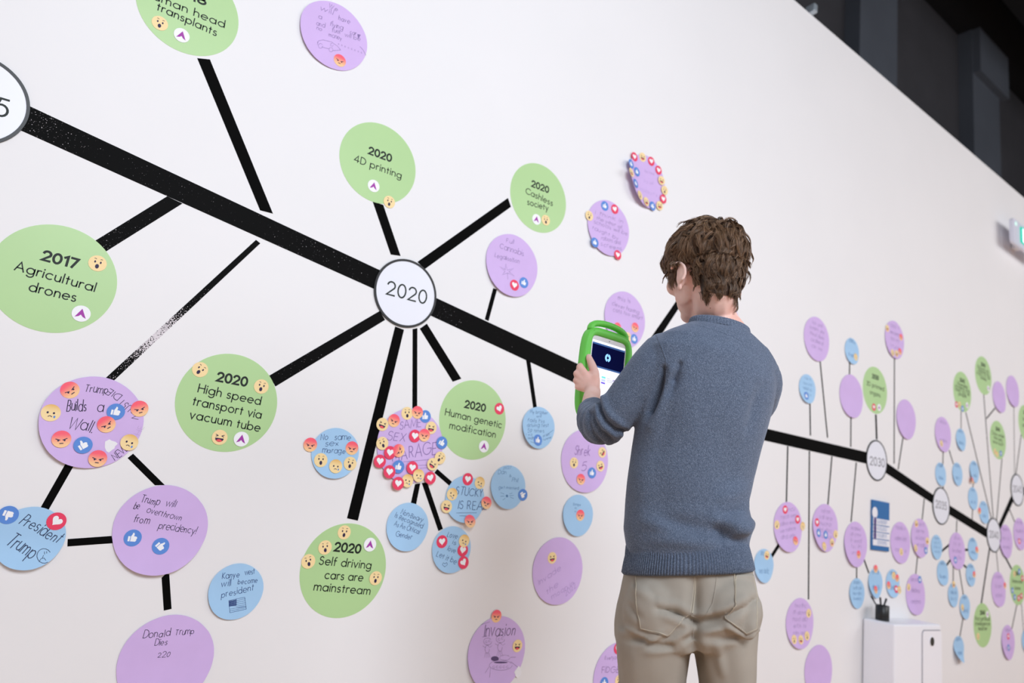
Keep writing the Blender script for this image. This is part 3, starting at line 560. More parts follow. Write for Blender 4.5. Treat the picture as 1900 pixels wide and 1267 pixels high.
far('P1531', 'P', (1506.8, 1553, 934.4, 1023.3), 'lilac paper disc with a heart and two thumbs up stickers left of the poster', 5, [('H', 1514.8, 968.9), ('T', 1516.5, 988.2), ('T', 1530.4, 991.9), ('W', 1549.3, 990.8), ('L', 1542.1, 1006.2), ('S', 1525.3, 1012.8)], lift=(240, .012))
far('P1587', 'P', (1564.3, 1608.8, 967.9, 1051.4), 'lilac paper disc touching the left side of the blue poster', 5, [('A', 1591.8, 1028.4)], lift=(240, .01))
far('B1417', 'B', (1398.5, 1434, 1018, 1080.9), 'light blue paper disc beside the man\'s back pocket with a laughing sticker', 2, [('L', 1422, 1029.8)], lift=(250, .01))
far('P1482', 'P', (1456.4, 1509.4, 1109.6, 1202.4), 'lilac paper disc at the foot of the longest hanging stem', 5, [('W', 1499.5, 1137.3), ('W', 1470.8, 1185.5), ('L', 1483.1, 1186), ('W', 1495, 1179)])
far('P1517', 'P', (1492, 1543, 1195.8, None), 'plain lilac paper disc at the bottom edge left of the white cabinet', 0)
far('B1589', 'B', (1575.4, 1603, 1072.3, 1129), 'light blue paper disc hanging above the left edge of the white cabinet', 4)
far('B1623', 'B', (1609.7, 1637, 1054.6, 1109), 'light blue paper disc directly above the pen cup with two red stickers', 2, [('A', 1624, 1055.2), ('A', 1623, 1093.6)], lift=(240, .012))
far('B1656', 'B', (1643, 1668.3, 1056.2, 1108), 'light blue paper disc covered by five stickers, below the poster on the right', 2, [('S', 1657.4, 1067.5), ('A', 1663.6, 1072.3), ('A', 1647.6, 1085.4), ('H', 1661.1, 1092.6), ('S', 1666.7, 1093.6)])
far('P1669', 'P', (1651.3, 1688.2, 967.9, 1045), 'lilac paper disc just right of the blue poster', 3, [('W', 1670.8, 1023.4)])
far('P1706', 'P', (1689.9, 1722.7, 961.7, 1034.3), 'lilac paper disc on a short stem below the bar between 2030 and 2035', 4, [('L', 1699.5, 971.4), ('L', 1719.6, 1003.2), ('W', 1696.4, 1016.5), ('T', 1716.3, 1021)])
far('P1697', 'P', (1679.6, 1715.5, 1064.5, 1140), 'lilac paper disc above the right half of the white cabinet', 3, [('W', 1685.1, 1089), ('T', 1705.7, 1075)])
far('B1737', 'B', (1727.2, 1747.3, 991.9, 1038.2), 'light blue paper disc, upper left one around a central lilac disc', 4)
far('P1774', 'P', (1760.5, 1789.2, 987.4, 1056.2), 'lilac paper disc with five blue discs branching from it', 4, [('T', 1771.3, 1038.8)])
far('B1748', 'B', (1738, 1758.4, 1039.2, 1085.6), 'light blue paper disc, lower left one around a central lilac disc', 2)
far('B1803', 'B', (1796, 1812.8, 997, 1039.2), 'light blue paper disc, upper right one around a central lilac disc', 2, [('A', 1811.3, 1019.7)])
far('B1800', 'B', (1791.4, 1809.7, 1045.4, 1087.4), 'light blue paper disc, lower right one around a central lilac disc', 2, [('A', 1806.6, 1065.5)])
far('B1768', 'B', (1759, 1777, 1081.3, 1126.4), 'light blue paper disc hanging straight below the branching lilac disc', 3, [('L', 1768.7, 1084)])
far('B1789', 'B', (1780, 1799, 1102.4, 1148.6), 'light blue paper disc, middle one of the chain running down right of the cabinet', 2, [('W', 1784.7, 1126.6)])
far('B1778', 'B', (1766.8, 1789.2, 1180, 1226.6), 'light blue paper disc lowest right of the cabinet, curling off the wall', 2, lift=(250, .03))
far('P1865', 'P', (1854.4, 1877, 972.4, 1035.7), 'lilac paper disc overlapping the right of the 2040 disc', 3)
far('P1890', 'P', (1880, 1903, 960.7, 1020.3), 'lilac paper disc at the right edge below 2045 with a heart sticker', 3, [('H', 1890, 1004)])
far('P1852', 'P', (1839, 1864.7, 1060.4, 1125.4), 'lilac paper disc hanging below 2040 with a red sticker at its right', 3, [('A', 1863.7, 1086)])
farg('G1887', (1874, 1901, 1049, 1121.5), 'green printed disc near the right edge covered in many stickers', ['2045', 'Home moon', 'bases'], [('W', 1882, 1064.5, 0), ('T', 1890.8, 1060, 0), ('H', 1896.5, 1072.7, 0), ('T', 1878, 1095, 0), ('T', 1882, 1107.5, 0), ('H', 1889.3, 1109.6, 0), ('H', 1894.4, 1105.5, 0)])
farg('G1823', (1806.6, 1839, 1119.4, 1200.3), 'green printed disc, lowest of the far discs, straight below 2040', ['2040', 'First artificial', 'intelligence', 'teacher'], [('Q', 1831.9, 1139.4, 0), ('W', 1814.4, 1180.4, 0)])
far('P1870', 'P', (1857, 1882.5, 1159.3, 1223.5), 'lilac paper disc lowest near the right edge with two small stickers', 2, [('H', 1870, 1180.4), ('T', 1870, 1201)])
far('B1897', 'B', (1894.4, 1912, 1168, 1210), 'light blue paper disc cut off by the right edge near the bottom', 2)

# ================================================================ black tape
YT = .0006
def quad(key, pts, label, m=tape_m, kind='spoke'):
    P = [w2(*p) for p in pts]; cx = sum(p[0] for p in P)/4; cz = sum(p[1] for p in P)/4
    n = len(P); V = [(x-cx, -YT, z-cz) for x, z in P]+[(x-cx, .0, z-cz) for x, z in P]
    F = [tuple(range(n))]+[(i, (i+1) % n, n+(i+1) % n, n+i) for i in range(n)]
    o = mk('timeline_bar' if kind == 'bar' else 'tape_strip', V, F, m, None, (cx, D, cz))
    tag(o, label, 'timeline bar' if kind == 'bar' else 'tape strip', 'thick bars of the timeline' if kind == 'bar' else ('wide connecting strips of black tape' if kind == 'spoke' else 'thin connecting strips of black tape'))
def line(p, q, wd, label):
    a, b = Vector(w2(*p)), Vector(w2(*q)); d = (b-a).normalized(); nn = Vector((-d.y, d.x))*wd/2
    P = [a+nn, a-nn, b-nn, b+nn]; c = (a+b)/2
    V = [(x.x-c.x, -YT, x.y-c.y) for x in P]+[(x.x-c.x, 0, x.y-c.y) for x in P]
    o = mk('tape_strip', V, [(0, 1, 2, 3)]+[(i, (i+1) % 4, 4+(i+1) % 4, 4+i) for i in range(4)], tape_m, None, (c.x, D, c.y))
    tag(o, label, 'tape strip', 'thin connecting strips of black tape')
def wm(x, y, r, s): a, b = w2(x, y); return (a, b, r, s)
t1 = tape_flecked('flecked_timeline_vinyl', [wm(75, 225, .16, .09), wm(125, 245, .2, .055), wm(600, 470, .3, .05), wm(300, 330, .5, .03), wm(820, 590, .2, .05)], 1)
t2 = tape_flecked('flecked_spoke_vinyl', [wm(215, 445, .22, .065), wm(560, 670, .25, .04)], 1)
t3 = tape_flecked('glare_spoke_vinyl', [wm(290, 622, .17, .36), wm(275, 640, .34, .16)], 1)  # glare on the glossy vinyl, painted into its colour as white flecks
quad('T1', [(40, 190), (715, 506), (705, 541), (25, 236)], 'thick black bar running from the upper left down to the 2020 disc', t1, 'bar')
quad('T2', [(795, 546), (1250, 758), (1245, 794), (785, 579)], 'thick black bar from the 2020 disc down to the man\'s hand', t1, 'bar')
quad('T3', [(1252, 755), (1615, 840.3), (1615, 862), (1250, 779)], 'thick black bar coming out from behind the man\'s back', tape_m, 'bar')
quad('T4', [(1638, 853.5), (1736, 921), (1736, 938), (1638, 874)], 'thick black bar sloping down right of the 2030 disc above a blue poster', tape_m, 'bar')
quad('T5', [(1756, 933.8), (1835, 983.3), (1835, 1000.4), (1756, 951.5)], 'thick black bar running into the lowest bend of the timeline', tape_m, 'bar')
quad('T6', [(1849, 981), (1878, 915), (1882, 926), (1853, 988)], 'short thick bar climbing steeply from the lowest year disc', tape_m, 'bar')
quad('T7', [(1895, 905), (1930, 897), (1930, 912), (1895, 920)], 'thick black bar leaving the picture at the right edge beyond 2045', tape_m, 'bar')
quad('s1', [(365.8, 107.9), (389.5, 110.4), (506.5, 396.5), (482.5, 390.2)], 'wide black strip down from the human head transplants disc', tape_m)
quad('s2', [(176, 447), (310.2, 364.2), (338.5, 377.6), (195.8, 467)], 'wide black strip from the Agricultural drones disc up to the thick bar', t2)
quad('s3', [(474.9, 445), (483, 451.4), (211, 706.4), (195.8, 701.4)], 'long thin strip with white glare flecks from the thick bar down to a lilac disc', t3, 'thin')
quad('s4', [(122, 859.3), (136, 865.6), (89.7, 946.4), (75.8, 940.6)], 'short black strip joining a lilac disc to the blue disc in the lower left corner')
quad('s5', [(247, 841.6), (236.7, 849.7), (287.5, 900.2), (305.7, 899.7)], 'short slanting strip between the two lilac discs at the lower left')
quad('s6', [(125.5, 1000), (125, 1013.7), (209.7, 1007.6), (207, 994.2)], 'short level black strip in the lower left corner')
quad('s7', [(299.8, 1072), (307, 1065), (314, 1065), (318.3, 1129.4), (303.9, 1132.7)], 'short upright strip above the lilac disc at the bottom left')
quad('s8', [(691.4, 373.8), (711, 380), (743.2, 474.8), (725, 472.3)], 'wide black strip from the 4D printing disc down to 2020')
quad('s9', [(942.3, 367.2), (948, 383.7), (788.7, 498.9), (774.3, 486)], 'wide black strip from the Cashless society disc to 2020')
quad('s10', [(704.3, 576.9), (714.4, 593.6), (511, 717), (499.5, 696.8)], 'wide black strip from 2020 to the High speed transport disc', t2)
quad('s11', [(733.1, 605.5), (749.5, 611.8), (663.9, 966), (643.7, 961.4)], 'longest wide black strip from 2020 down to the Self driving cars disc')
quad('s12', [(765.5, 610.5), (774.3, 608.7), (774, 765), (765, 765)], 'thin upright black strip straight down from 2020 to a lilac disc full of stickers', tape_m, 'thin')
quad('s13', [(778.8, 609.7), (792, 600.4), (855.9, 702.6), (840, 708.2)], 'wide black strip from 2020 to the Human genetic modification disc')
quad('s14', [(770, 898), (779.8, 896.4), (771.8, 936.5), (762.2, 933.5)], 'shortest strip, from the sticker covered disc to the Non-Binary disc', tape_m, 'thin')
quad('s15', [(782.4, 895.9), (792.7, 895), (821.8, 981), (813.4, 985)], 'strip from the sticker covered disc down to the Love is love disc', tape_m, 'thin')
quad('s16', [(805.9, 877), (811.4, 869.9), (838.2, 893.4), (833.6, 901)], 'strip slanting right from the sticker covered disc to a disc in underlined capitals', tape_m, 'thin')
quad('s17', [(915, 534.6), (922.2, 537.1), (906.4, 595.7), (899.4, 592.4)], 'thin strip from the disc with a drawn leaf down to the thick bar', tape_m, 'thin')
quad('s18', [(976, 668), (984, 671), (997, 762), (990, 762)], 'thin strip from the thick bar down to a crowded blue disc', tape_m, 'thin')
quad('s19', [(1246.6, 570), (1290, 505), (1300, 510), (1167, 713), (1152, 706)], 'wide black strip passing behind the man\'s cheek and shoulder')
WT = .0125
for p, q, wd, lb in [
 ((1502.6, 745), (1503.6, 808), WT, 'stem of the blue disc nearest the man\'s shoulder'), ((1521, 665), (1535.4, 812), WT, 'long slanting stem right of the man\'s shoulder'),
 ((1576.4, 671), (1576, 697), WT, 'tiny link above the plain lilac disc left of 2030'), ((1578.8, 771), (1578.4, 829), WT, 'stem under the plain lilac disc left of 3D printed organs'),
 ((1625, 769), (1626.6, 815), .021, 'thicker stem between 3D printed organs and 2030'), ((1659.5, 664), (1658.9, 860), WT, 'tallest straight stem, just right of 3D printed organs'),
 ((1675.5, 811), (1666.3, 871), WT, 'stem of the plain lilac disc up right of 2030'), ((1749.8, 836), (1749.4, 862), .012, 'left leg of the fork above 2035'), ((1761, 835), (1768.9, 861), .012, 'right leg of the fork above 2035'),
 ((1750.2, 899), (1749.8, 907), .012, 'stub joining a blue disc to the 2035 disc'), ((1783.2, 762), (1783.2, 797), .01, 'stem from the leftmost far green disc down to a blue disc'),
 ((1791.9, 765), (1840, 965), WT, 'long stem from the leftmost far green disc to 2040'), ((1825, 731), (1843, 963), WT, 'long stem from the topmost green disc to 2040'), ((1846.2, 757), (1830.2, 776.5), .012, 'side branch to a lilac disc near the right edge'),
 ((1859, 851), (1849, 965), WT, 'stem from the green disc just above 2040'), ((1881, 753), (1882.5, 881), .009, 'thin stem rising from 2045 to the rightmost upper lilac disc'), ((1895.5, 801), (1884.6, 881), WT, 'stem rising from 2045 to the green disc at the right edge'),
 ((1805.8, 893), (1805, 906), .012, 'link inside the pair of blue discs left of 2040'), ((1804.6, 944), (1803.5, 965), .012, 'stub under the pair of blue discs left of 2040'),
 ((1714.9, 925), (1710.8, 965), WT, 'stem below the bar between 2030 and 2035'), ((1775.4, 965), (1774.4, 990), .012, 'short stem below the bar between 2035 and 2040'),
 ((1746, 1023.4), (1762, 1010), .016, 'upper left branch of the far lilac disc'), ((1786, 1020), (1798, 1020), .016, 'upper right branch of the far lilac disc'), ((1755, 1050), (1764, 1038), .016, 'lower left branch of the far lilac disc'),
 ((1786, 1047), (1795, 1054), .016, 'lower right branch of the far lilac disc'), ((1768.7, 1050), (1768.3, 1084), .012, 'stem straight down from the branching lilac disc'), ((1779.5, 1054), (1787.5, 1105), .012, 'slanting stem down from the branching lilac disc'),
 ((1786.7, 1147), (1780.6, 1182), .012, 'last link down to the curling blue disc'), ((1836, 1017), (1820.2, 1122), .02, 'thicker strip from 2040 down to the lowest green disc'), ((1848.3, 1022), (1852.4, 1062), .01, 'thin strip from 2040 down to a lilac disc'),
 ((1857, 1018), (1877, 1056), .02, 'thicker strip from 2040 to the green disc crowded with stickers'), ((1872.9, 945), (1882.5, 968), .012, 'strip from 2045 to a lilac disc at the right edge'), ((1886.9, 1120), (1877, 1168), .012, 'left strip under the green disc crowded with stickers'),
 ((1895, 1119), (1899, 1170), .009, 'right strip under the green disc crowded with stickers'), ((1702.2, 1033), (1698.9, 1067), .012, 'link between two lilac discs above the cabinet'),
 ((1461.5, 827.7), (1459, 933), WT, 'stem nearest the man\'s back'), ((1501.7, 837), (1500, 1112), WT, 'longest hanging stem, second right of the man'), ((1543.5, 846.2), (1536, 936), WT, 'third stem right of the man'),
 ((1588.7, 858), (1579, 968), WT, 'hanging stem just left of 2030'), ((1445, 1011), (1431, 1033), .022, 'short slanting strip beside the man\'s back pocket'), ((1589.3, 1049), (1589.4, 1074), .012, 'short upright link left of the pen cup'),
 ((1603, 1038), (1612, 1063), .014, 'short slanting link under the poster'), ((1616, 1106), (1628, 1126), .011, 'strip running from a blue disc down behind the pen cup')]:
    line(p, q, wd, 'thin black tape strip, '+lb)

# ================================================================ cabinet, pen cup, poster, exit sign
cab_m = mat('white_powder_coat', '#f7f8ff', .35, .5)
gap_m = mat('door_gap_grey', '#8d888c', .7, .2)  # plain grey sheet that shows as a line round the door
lock_m = mat('dark_lock', '#1c221e', .4, .5)
CX0, CX1, CY0, CY1, CT = 4.30, 4.87, 2.085, D-.004, .664
cb = empty('cabinet', (CX0, CY0, 0), 'white metal cabinet standing against the wall at the lower right', 'cabinet')
m_ = MB(); m_.box((0, 0, .03), (CX1-CX0, CY1-CY0, CT), bev=.012); m_.box((.03, .03, 0), (CX1-CX0-.03, CY1-CY0-.02, .03)); m_.build('body', cab_m, cb, smooth=False)
def rrect(x0, z0, x1, z1, r, n=5):
    P = []
    for cx_, cz_, a in ((x1-r, z1-r, 0), (x0+r, z1-r, 90), (x0+r, z0+r, 180), (x1-r, z0+r, 270)):
        for i in range(n+1): t = math.radians(a+90*i/n); P.append((cx_+r*math.cos(t), cz_+r*math.sin(t)))
    return P
dx0, dx1, dz1 = .325, .563, CT-.035
P = rrect(dx0, .05, dx1, dz1, .022); n = len(P)
Q = rrect(dx0-.005, .045, dx1+.005, dz1+.005, .026)
m_ = MB(); m_.add([(x, -.0012, z) for x, z in Q], [tuple(range(len(Q)))]); m_.build('door_gap', gap_m, cb)
m_ = MB(); m_.add([(x, -.006, z) for x, z in P]+[(x, -.001, z) for x, z in P], [tuple(range(n))]+[(i, (i+1) % n, n+(i+1) % n, n+i) for i in range(n)])
door = m_.build('door', cab_m, cb)
def disc_mb(mb, cx, y0, y1, cz, r, n=20):
    V = [(cx+r*math.cos(2*PI*i/n), y0, cz+r*math.sin(2*PI*i/n)) for i in range(n)]+[(cx+r*math.cos(2*PI*i/n), y1, cz+r*math.sin(2*PI*i/n)) for i in range(n)]
    mb.add(V, [tuple(range(n))]+[(i, (i+1) % n, n+(i+1) % n, n+i) for i in range(n)])
lk = wp(1727, 1189.6, CY0)
m_ = MB(); disc_mb(m_, lk[0]-CX0, -.008, -.005, lk[2], .031); m_.build('lock_ring', cab_m, door)
m_ = MB(); disc_mb(m_, lk[0]-CX0, -.0095, -.006, lk[2], .025); m_.build('lock', lock_m, door)
# pen cup
cy_ = 2.19; cp = wp(1637, 1140, cy_); cpx = cp[0]
cup = empty('pen_cup', (cpx, cy_, CT+.001), 'black pen cup standing on the white cabinet', 'pen cup')
def lathe(mb, prof, n=28, m=0):
    V = []; F = []
    for r, z in prof:
        for i in range(n): V.append((r*math.cos(2*PI*i/n), r*math.sin(2*PI*i/n), z))
    for k in range(len(prof)-1):
        for i in range(n): a, b = k*n, (k+1)*n; F.append((a+i, a+(i+1) % n, b+(i+1) % n, b+i))
    F.append(tuple(range(n))[::-1]); mb.add(V, F, m)
m_ = MB(); lathe(m_, [(.036, 0), (.037, .002), (.037, .083), (.0355, .084), (.034, .083), (.034, .004), (.001, .004)]); m_.build('cup_wall', mat('black_plastic', '#161719', .4, .5), cup, smooth=True)
def stick(name, a, b, r, m, label, tip=None):
    a, b = Vector(a), Vector(b); L = (b-a).length; o = MB(); lathe(o, [(r*.3, 0), (r, .012), (r, L-.02), (r*1.1, L-.018), (r*1.1, L-.002), (r*.6, L)], 10)
    t = o.build(name, m, None, a, smooth=True); t.rotation_euler = (b-a).to_track_quat('Z', 'Y').to_euler(); tag(t, label, 'pen', 'pens in the black cup'); return t
blackp = mat('black_pen_barrel', '#232126', .35, .5)
e = wp(1633, 1110, cy_); stick('pen', (cpx, cy_+.0, CT+.008), (e[0], cy_, e[2]+.006), .0052, blackp, 'black pen standing upright in the cup')
e = wp(1648, 1111, cy_); stick('pen', (cpx-.012, cy_+.01, CT+.008), (e[0], cy_+.01, e[2]), .0055, blackp, 'black pen leaning to the right in the cup')
e = wp(1634, 1124, cy_-.037); ux = (e[0]-cpx); m_ = MB(); V = []
for k in range(5):
    a_ = math.asin(max(-1, min(1, (ux-.007+.0035*k)/.0375)))
    for z_ in (.008, .082): V.append((.0376*math.sin(a_), -.0376*math.cos(a_), z_))
m_.add(V, [(2*k, 2*k+2, 2*k+3, 2*k+1) for k in range(4)]); m_.build('blue_label', mat('blue_label', '#4a86d8', .4, .4), cup)
# poster
a_, b_ = w2(1614, 926.5), w2(1646, 932.2); c_, d_ = w2(1616, 1019.6), w2(1647.5, 1023.2)
px0, px1 = (a_[0]+c_[0])/2, (b_[0]+d_[0])/2; pz1, pz0 = (a_[1]+b_[1])/2, (c_[1]+d_[1])/2
po = empty('poster', ((px0+px1)/2, D, (pz0+pz1)/2), 'blue and white framed notice on the wall below the 2030 disc', 'poster')
pw, ph = (px1-px0)/2, (pz1-pz0)/2
pbm = mat('poster_blue', '#2b6cab', .45, .4); pwm = mat('poster_white', '#f0eff6', .45, .4); plm = mat('poster_pale_blue', '#b9c9ea', .5, .3); pkm = mat('poster_violet_print', '#5b4a86', .5, .3)
m_ = MB(); m_.box((-pw, -.012, -ph), (pw, -.001, ph), bev=.002); m_.build('board', pbm, po)
m_ = MB(); zt = ph-2*ph*.355; zb = -ph+2*ph*.085; nr = 4; hh = (zt-zb)/nr
for i in range(nr):
    m_ = MB(); m_.box((-pw*.93, -.0135, zb+i*hh+.003), (pw*.97, -.0118, zb+(i+1)*hh-.003)); pn = m_.build('table_row', pwm, po)
    m_ = MB(); rr_ = random.Random(i)
    if i: fillpoly(m_, ell(-pw*.72, zb+(i+.5)*hh, .016, .026), lambda u, v, h: (u, -.0141, v), 0); m_.build('row_icon', pkm, pn); m_ = MB()
    for k in range(2):
        ss, wd = text_strokes(words(rr_, 16), False, rr_); sc_ = pw*1.1/wd
        for st in ss: ribbon(m_, [(-pw*.45+p[0]*sc_, zb+(i+.55-.3*k)*hh+p[1]*.014) for p in st], .001, lambda u, v, h: (u, -.014, v), 0)
    m_.build('lettering', plm, pn)
m_ = MB(); fillpoly(m_, ell(-pw*.74, ph-.075, .032, .055*.62, 24), lambda u, v, h: (u, -.0128, v), 0); m_.build('round_logo', pwm, po)
m_ = MB(); rr_ = random.Random(5)
for (z_, hgt, wdt, tx) in ((ph-.15, .026, .75, 'Trends'), (ph-.2, .014, 1.7, words(rr_, 26)), (ph-.225, .014, 1.5, words(rr_, 22)), (ph-.25, .014, .6, words(rr_, 10))):
    ss, wd = text_strokes(tx, False, rr_); sc_ = pw*wdt/wd
    for st in ss: ribbon(m_, [(-pw*.88+p[0]*sc_, z_+p[1]*hgt) for p in st], .0016, lambda u, v, h: (u, -.0128, v), 0)
m_.build('lettering', plm, po)
# exit sign
ex = wp(1875, 403, D-.10); e2 = wp(1886, 456, D-.10)
xs = empty('exit_sign', (ex[0], D-.10, e2[2]), 'lit green and white exit sign on the wall at the right edge', 'exit sign')
acr = mat('frosted_acrylic', '#e4e6f6', .3, .5); egm = mat('exit_green', '#12b096', .5, .3, emit=.9); elm = mat('exit_white_glow', '#f2fbff', .5, .3, emit=1.3)
hz = ex[2]-e2[2]; m_ = MB()
P = rrect(0, 0, .62, hz, .035); n = len(P)
m_.add([(x, -.012, z) for x, z in P]+[(x, .012, z) for x, z in P], [tuple(range(n)), tuple(range(n, 2*n))[::-1]]+[(i, (i+1) % n, n+(i+1) % n, n+i) for i in range(n)]); m_.build('panel', acr, xs)
m_ = MB(); m_.box((.155, -.022, .045), (.54, -.0125, hz-.035), bev=.003); lg = m_.build('light_box', egm, xs)
m_ = MB(); m_.box((.185, -.0245, .055), (.53, -.0222, hz-.045)); lf_ = m_.build('lit_face', elm, lg)
m_ = MB(); ss, wd = text_strokes('EXIT', False, rr_)
for st in ss: ribbon(m_, [(.22+p[0]*.09, .09+p[1]*.1) for p in st], .009, lambda u, v, h: (u, -.0252, v), 0)
m_.build('lettering', egm, lg)
m_ = MB(); disc_mb(m_, .075, -.014, -.0121, hz-.035, .018); m_.build('indicator_lamp', mat('pale_green_lamp', '#c8f4e6', .4, .3, emit=.6), xs)
m_ = MB(); m_.box((.28, .0125, .05), (.36, .097, .12), bev=.004); m_.build('bracket', cab_m, xs)
# small clip on the partition's upper edge
q_ = wp(1505, 21, D); m_ = MB(); m_.box((-.02, -.035, -.03), (.02, .03, .03), bev=.008); m_.box((-.012, .028, -.07), (.012, .036, -.0), bev=.003)
tag(m_.build('wall_clip', mat('pale_metal', '#b8c4ce', .35, .5, metal=.6), None, (q_[0], D, 4.337)), 'small pale clip on the upper edge of the white wall', 'clip')

# ================================================================ tablet
TY = 1.58
def tp(x, y, Y=TY): return Vector(wp(x, y, Y))
case_m = mat('green_foam', '#72dc58', .5, .4, noise_amt=.03, noise_scale=25)
A = tp(1086, 628); B_ = tp(1177, 655); xl, xr = A.x, B_.x
stl = tp(1101, 630); sx0 = stl.x; sx1 = tp(1161, 646).x; stop = (stl.z+tp(1161, 646).z)/2
ztop = stop+.042; zbot = stop-.25
tb = empty('tablet_computer', ((xl+xr)/2, TY, zbot), 'tablet in a bright green foam case held up by the man', 'tablet')
ox_ = (xl+xr)/2; oz_ = zbot
m_ = MB()
outer = []
xR = sx1+(sx0-xl)
HW = (xR-xl)/2; OC = (xR+xl)/2-ox_; HT = ztop-zbot
for i in range(96):
    t = 2*PI*i/96; c, s = math.cos(t), math.sin(t)
    x = HW*abs(c)**.42*(1 if c >= 0 else -1); z = HT/2*abs(s)**.42*(1 if s >= 0 else -1)
    outer.append((OC+x, HT/2+z))
inner = []
wx0, wx1, wz0, wz1 = sx0-ox_-.004, sx1-ox_+.004, stop-oz_-.205, stop-oz_+.014
for i in range(96):
    t = 2*PI*i/96; c, s = math.cos(t), math.sin(t)
    x = (wx1-wx0)/2*abs(c)**.18*(1 if c >= 0 else -1); z = (wz1-wz0)/2*abs(s)**.18*(1 if s >= 0 else -1)
    inner.append(((wx0+wx1)/2+x, (wz0+wz1)/2+z))
prof = [(1, .012), (1, .004), (.93, -.002), (.6, -.006), (.25, -.005), (.05, 0), (0, .007)]  # blend outer..inner, depth
V = []; F = []; n = 96
for f_, y in prof:
    for o, i_ in zip(outer, inner): V.append((o[0]*f_+i_[0]*(1-f_), y, o[1]*f_+i_[1]*(1-f_)))
for k in range(len(prof)-1):
    for i in range(n): F.append((k*n+i, k*n+(i+1) % n, (k+1)*n+(i+1) % n, (k+1)*n+i))
k0 = len(V)
for sc_, y in ((1, .022), (.95, .028)):
    for o in outer: V.append((OC+(o[0]-OC)*sc_, y, HT/2+(o[1]-HT/2)*sc_))
for i in range(n): F += [(i, k0+i, k0+(i+1) % n, (i+1) % n), (k0+i, k0+n+i, k0+n+(i+1) % n, k0+(i+1) % n)]
F.append(tuple(k0+n+i for i in range(n)))
m_.add(V, F); case = m_.build('foam_case', case_m, tb, smooth=True)
# carrying handle: a padded arch over the case with ridges
m_ = MB(); hp = []
for i in range(41):
    t = PI-PI*i/40; hp.append(Vector((OC+HW*.74*math.cos(t)*1.0, .012, HT-.012+.031*math.sin(t)**.7)))
def sweep(mb, pts, rx, rz, n=14, ridge=None):
    V = []; F = []
    for k, p in enumerate(pts):
        d = (pts[min(k+1, len(pts)-1)]-pts[max(k-1, 0)]).normalized(); nn = Vector((-d.z, 0, d.x))
        g = 1+(.10*(k % 2) if ridge and 8 < k < 33 else 0)
        for i in range(n): a = 2*PI*i/n; V.append(p+nn*(rz*g*math.cos(a))+Vector((0, 1, 0))*(rx*g*math.sin(a)))
    for k in range(len(pts)-1):
        for i in range(n): F.append((k*n+i, k*n+(i+1) % n, (k+1)*n+(i+1) % n, (k+1)*n+i))
    F += [tuple(range(n))[::-1], tuple((len(pts)-1)*n+i for i in range(n))]; mb.add(V, F)
sweep(m_, hp, .012, .0095, ridge=True); m_.build('handle', case_m, case, smooth=True)
for hx in (-1, 1):
    m_ = MB(); disc_mb(m_, OC+hx*HW*.70, -.0052, 0, HT-.020, .0048, 12); m_.build('rivet_hole', mat('dark_green_hole', '#1f6a20', .6, .2), case)
bez = mat('tablet_bezel', '#d5d3d8', .25, .5)
m_ = MB(); m_.box((wx0-.006, .0025, wz0-.006), (wx1+.006, .012, wz1+.006), bev=.001); tbl = m_.build('tablet_body', bez, tb)
def em(name, h, s=1.): return mat(name, h, .5, 0, emit=s)
scr_w, scr_b, scr_d, scr_g = em('screen_white', '#eef2fb', .85), em('screen_bar', '#3f5f96', .6), em('screen_navy', '#0a0e36', .6), em('screen_glow', '#8fc9ff', 1.)
yy = .0018; X0, X1, ZT = sx0-ox_, sx1-ox_, stop-oz_
pw_ = X1-X0
m_ = MB(); m_.box((X0, yy, ZT-.2), (X1, yy+.001, ZT)); scr = m_.build('screen', scr_w, tb)
def rect(name, x0, z0, x1, z1, m, dy=.0003, parent=None): m_ = MB(); m_.box((X0+x0*pw_, yy-dy, ZT-z1), (X0+x1*pw_, yy-dy+.0002, ZT-z0)); return m_.build(name, m, parent or scr)
rect('title_bar', 0, .007, 1, .0125, scr_b)
rect('video_picture', 0, .0125, 1, .078, scr_d)
rect('player_bar', 0, .078, 1, .083, scr_b, .0005)
gx, gz = X0+pw_*.49, ZT-.045
m_ = MB()
for pts, w_ in ((arc(gx, gz, .0095, .0105, 100, 250), .0022), (arc(gx, gz, .0095, .0105, -70, 70), .0022), (arc(gx, gz, .0062, .0065, 60, 300), .0012), (arc(gx+.001, gz, .0052, .005, -80, 80), .0014)): ribbon(m_, pts, w_, lambda u, v, h: (u, yy-.0006, v), 0)
m_.build('glowing_ring', scr_g, scr)
for z0, z1, hx in ((.105, .111, '#76d6d2'), (.1135, .121, '#b9c6e6'), (.123, .128, '#6e5bd0')):
    rect('page_picture', .36, z0, .48, z1, em('page_'+hx[1:], hx, .8))
for z0 in (.107, .112, .117): rect('page_text', .52, z0, .62+.1*(z0 > .11), z0+.002, em('page_grey', '#b8bccb', .7))
rect('page_picture', .70, .107, .8, .113, em('page_b9b6d6', '#b9b6d6', .7))
m_ = MB(); disc_mb(m_, (X0+X1)/2, .0019, .0026, ZT+.0075, .0016, 10); m_.build('camera_dot', lock_m, tbl)

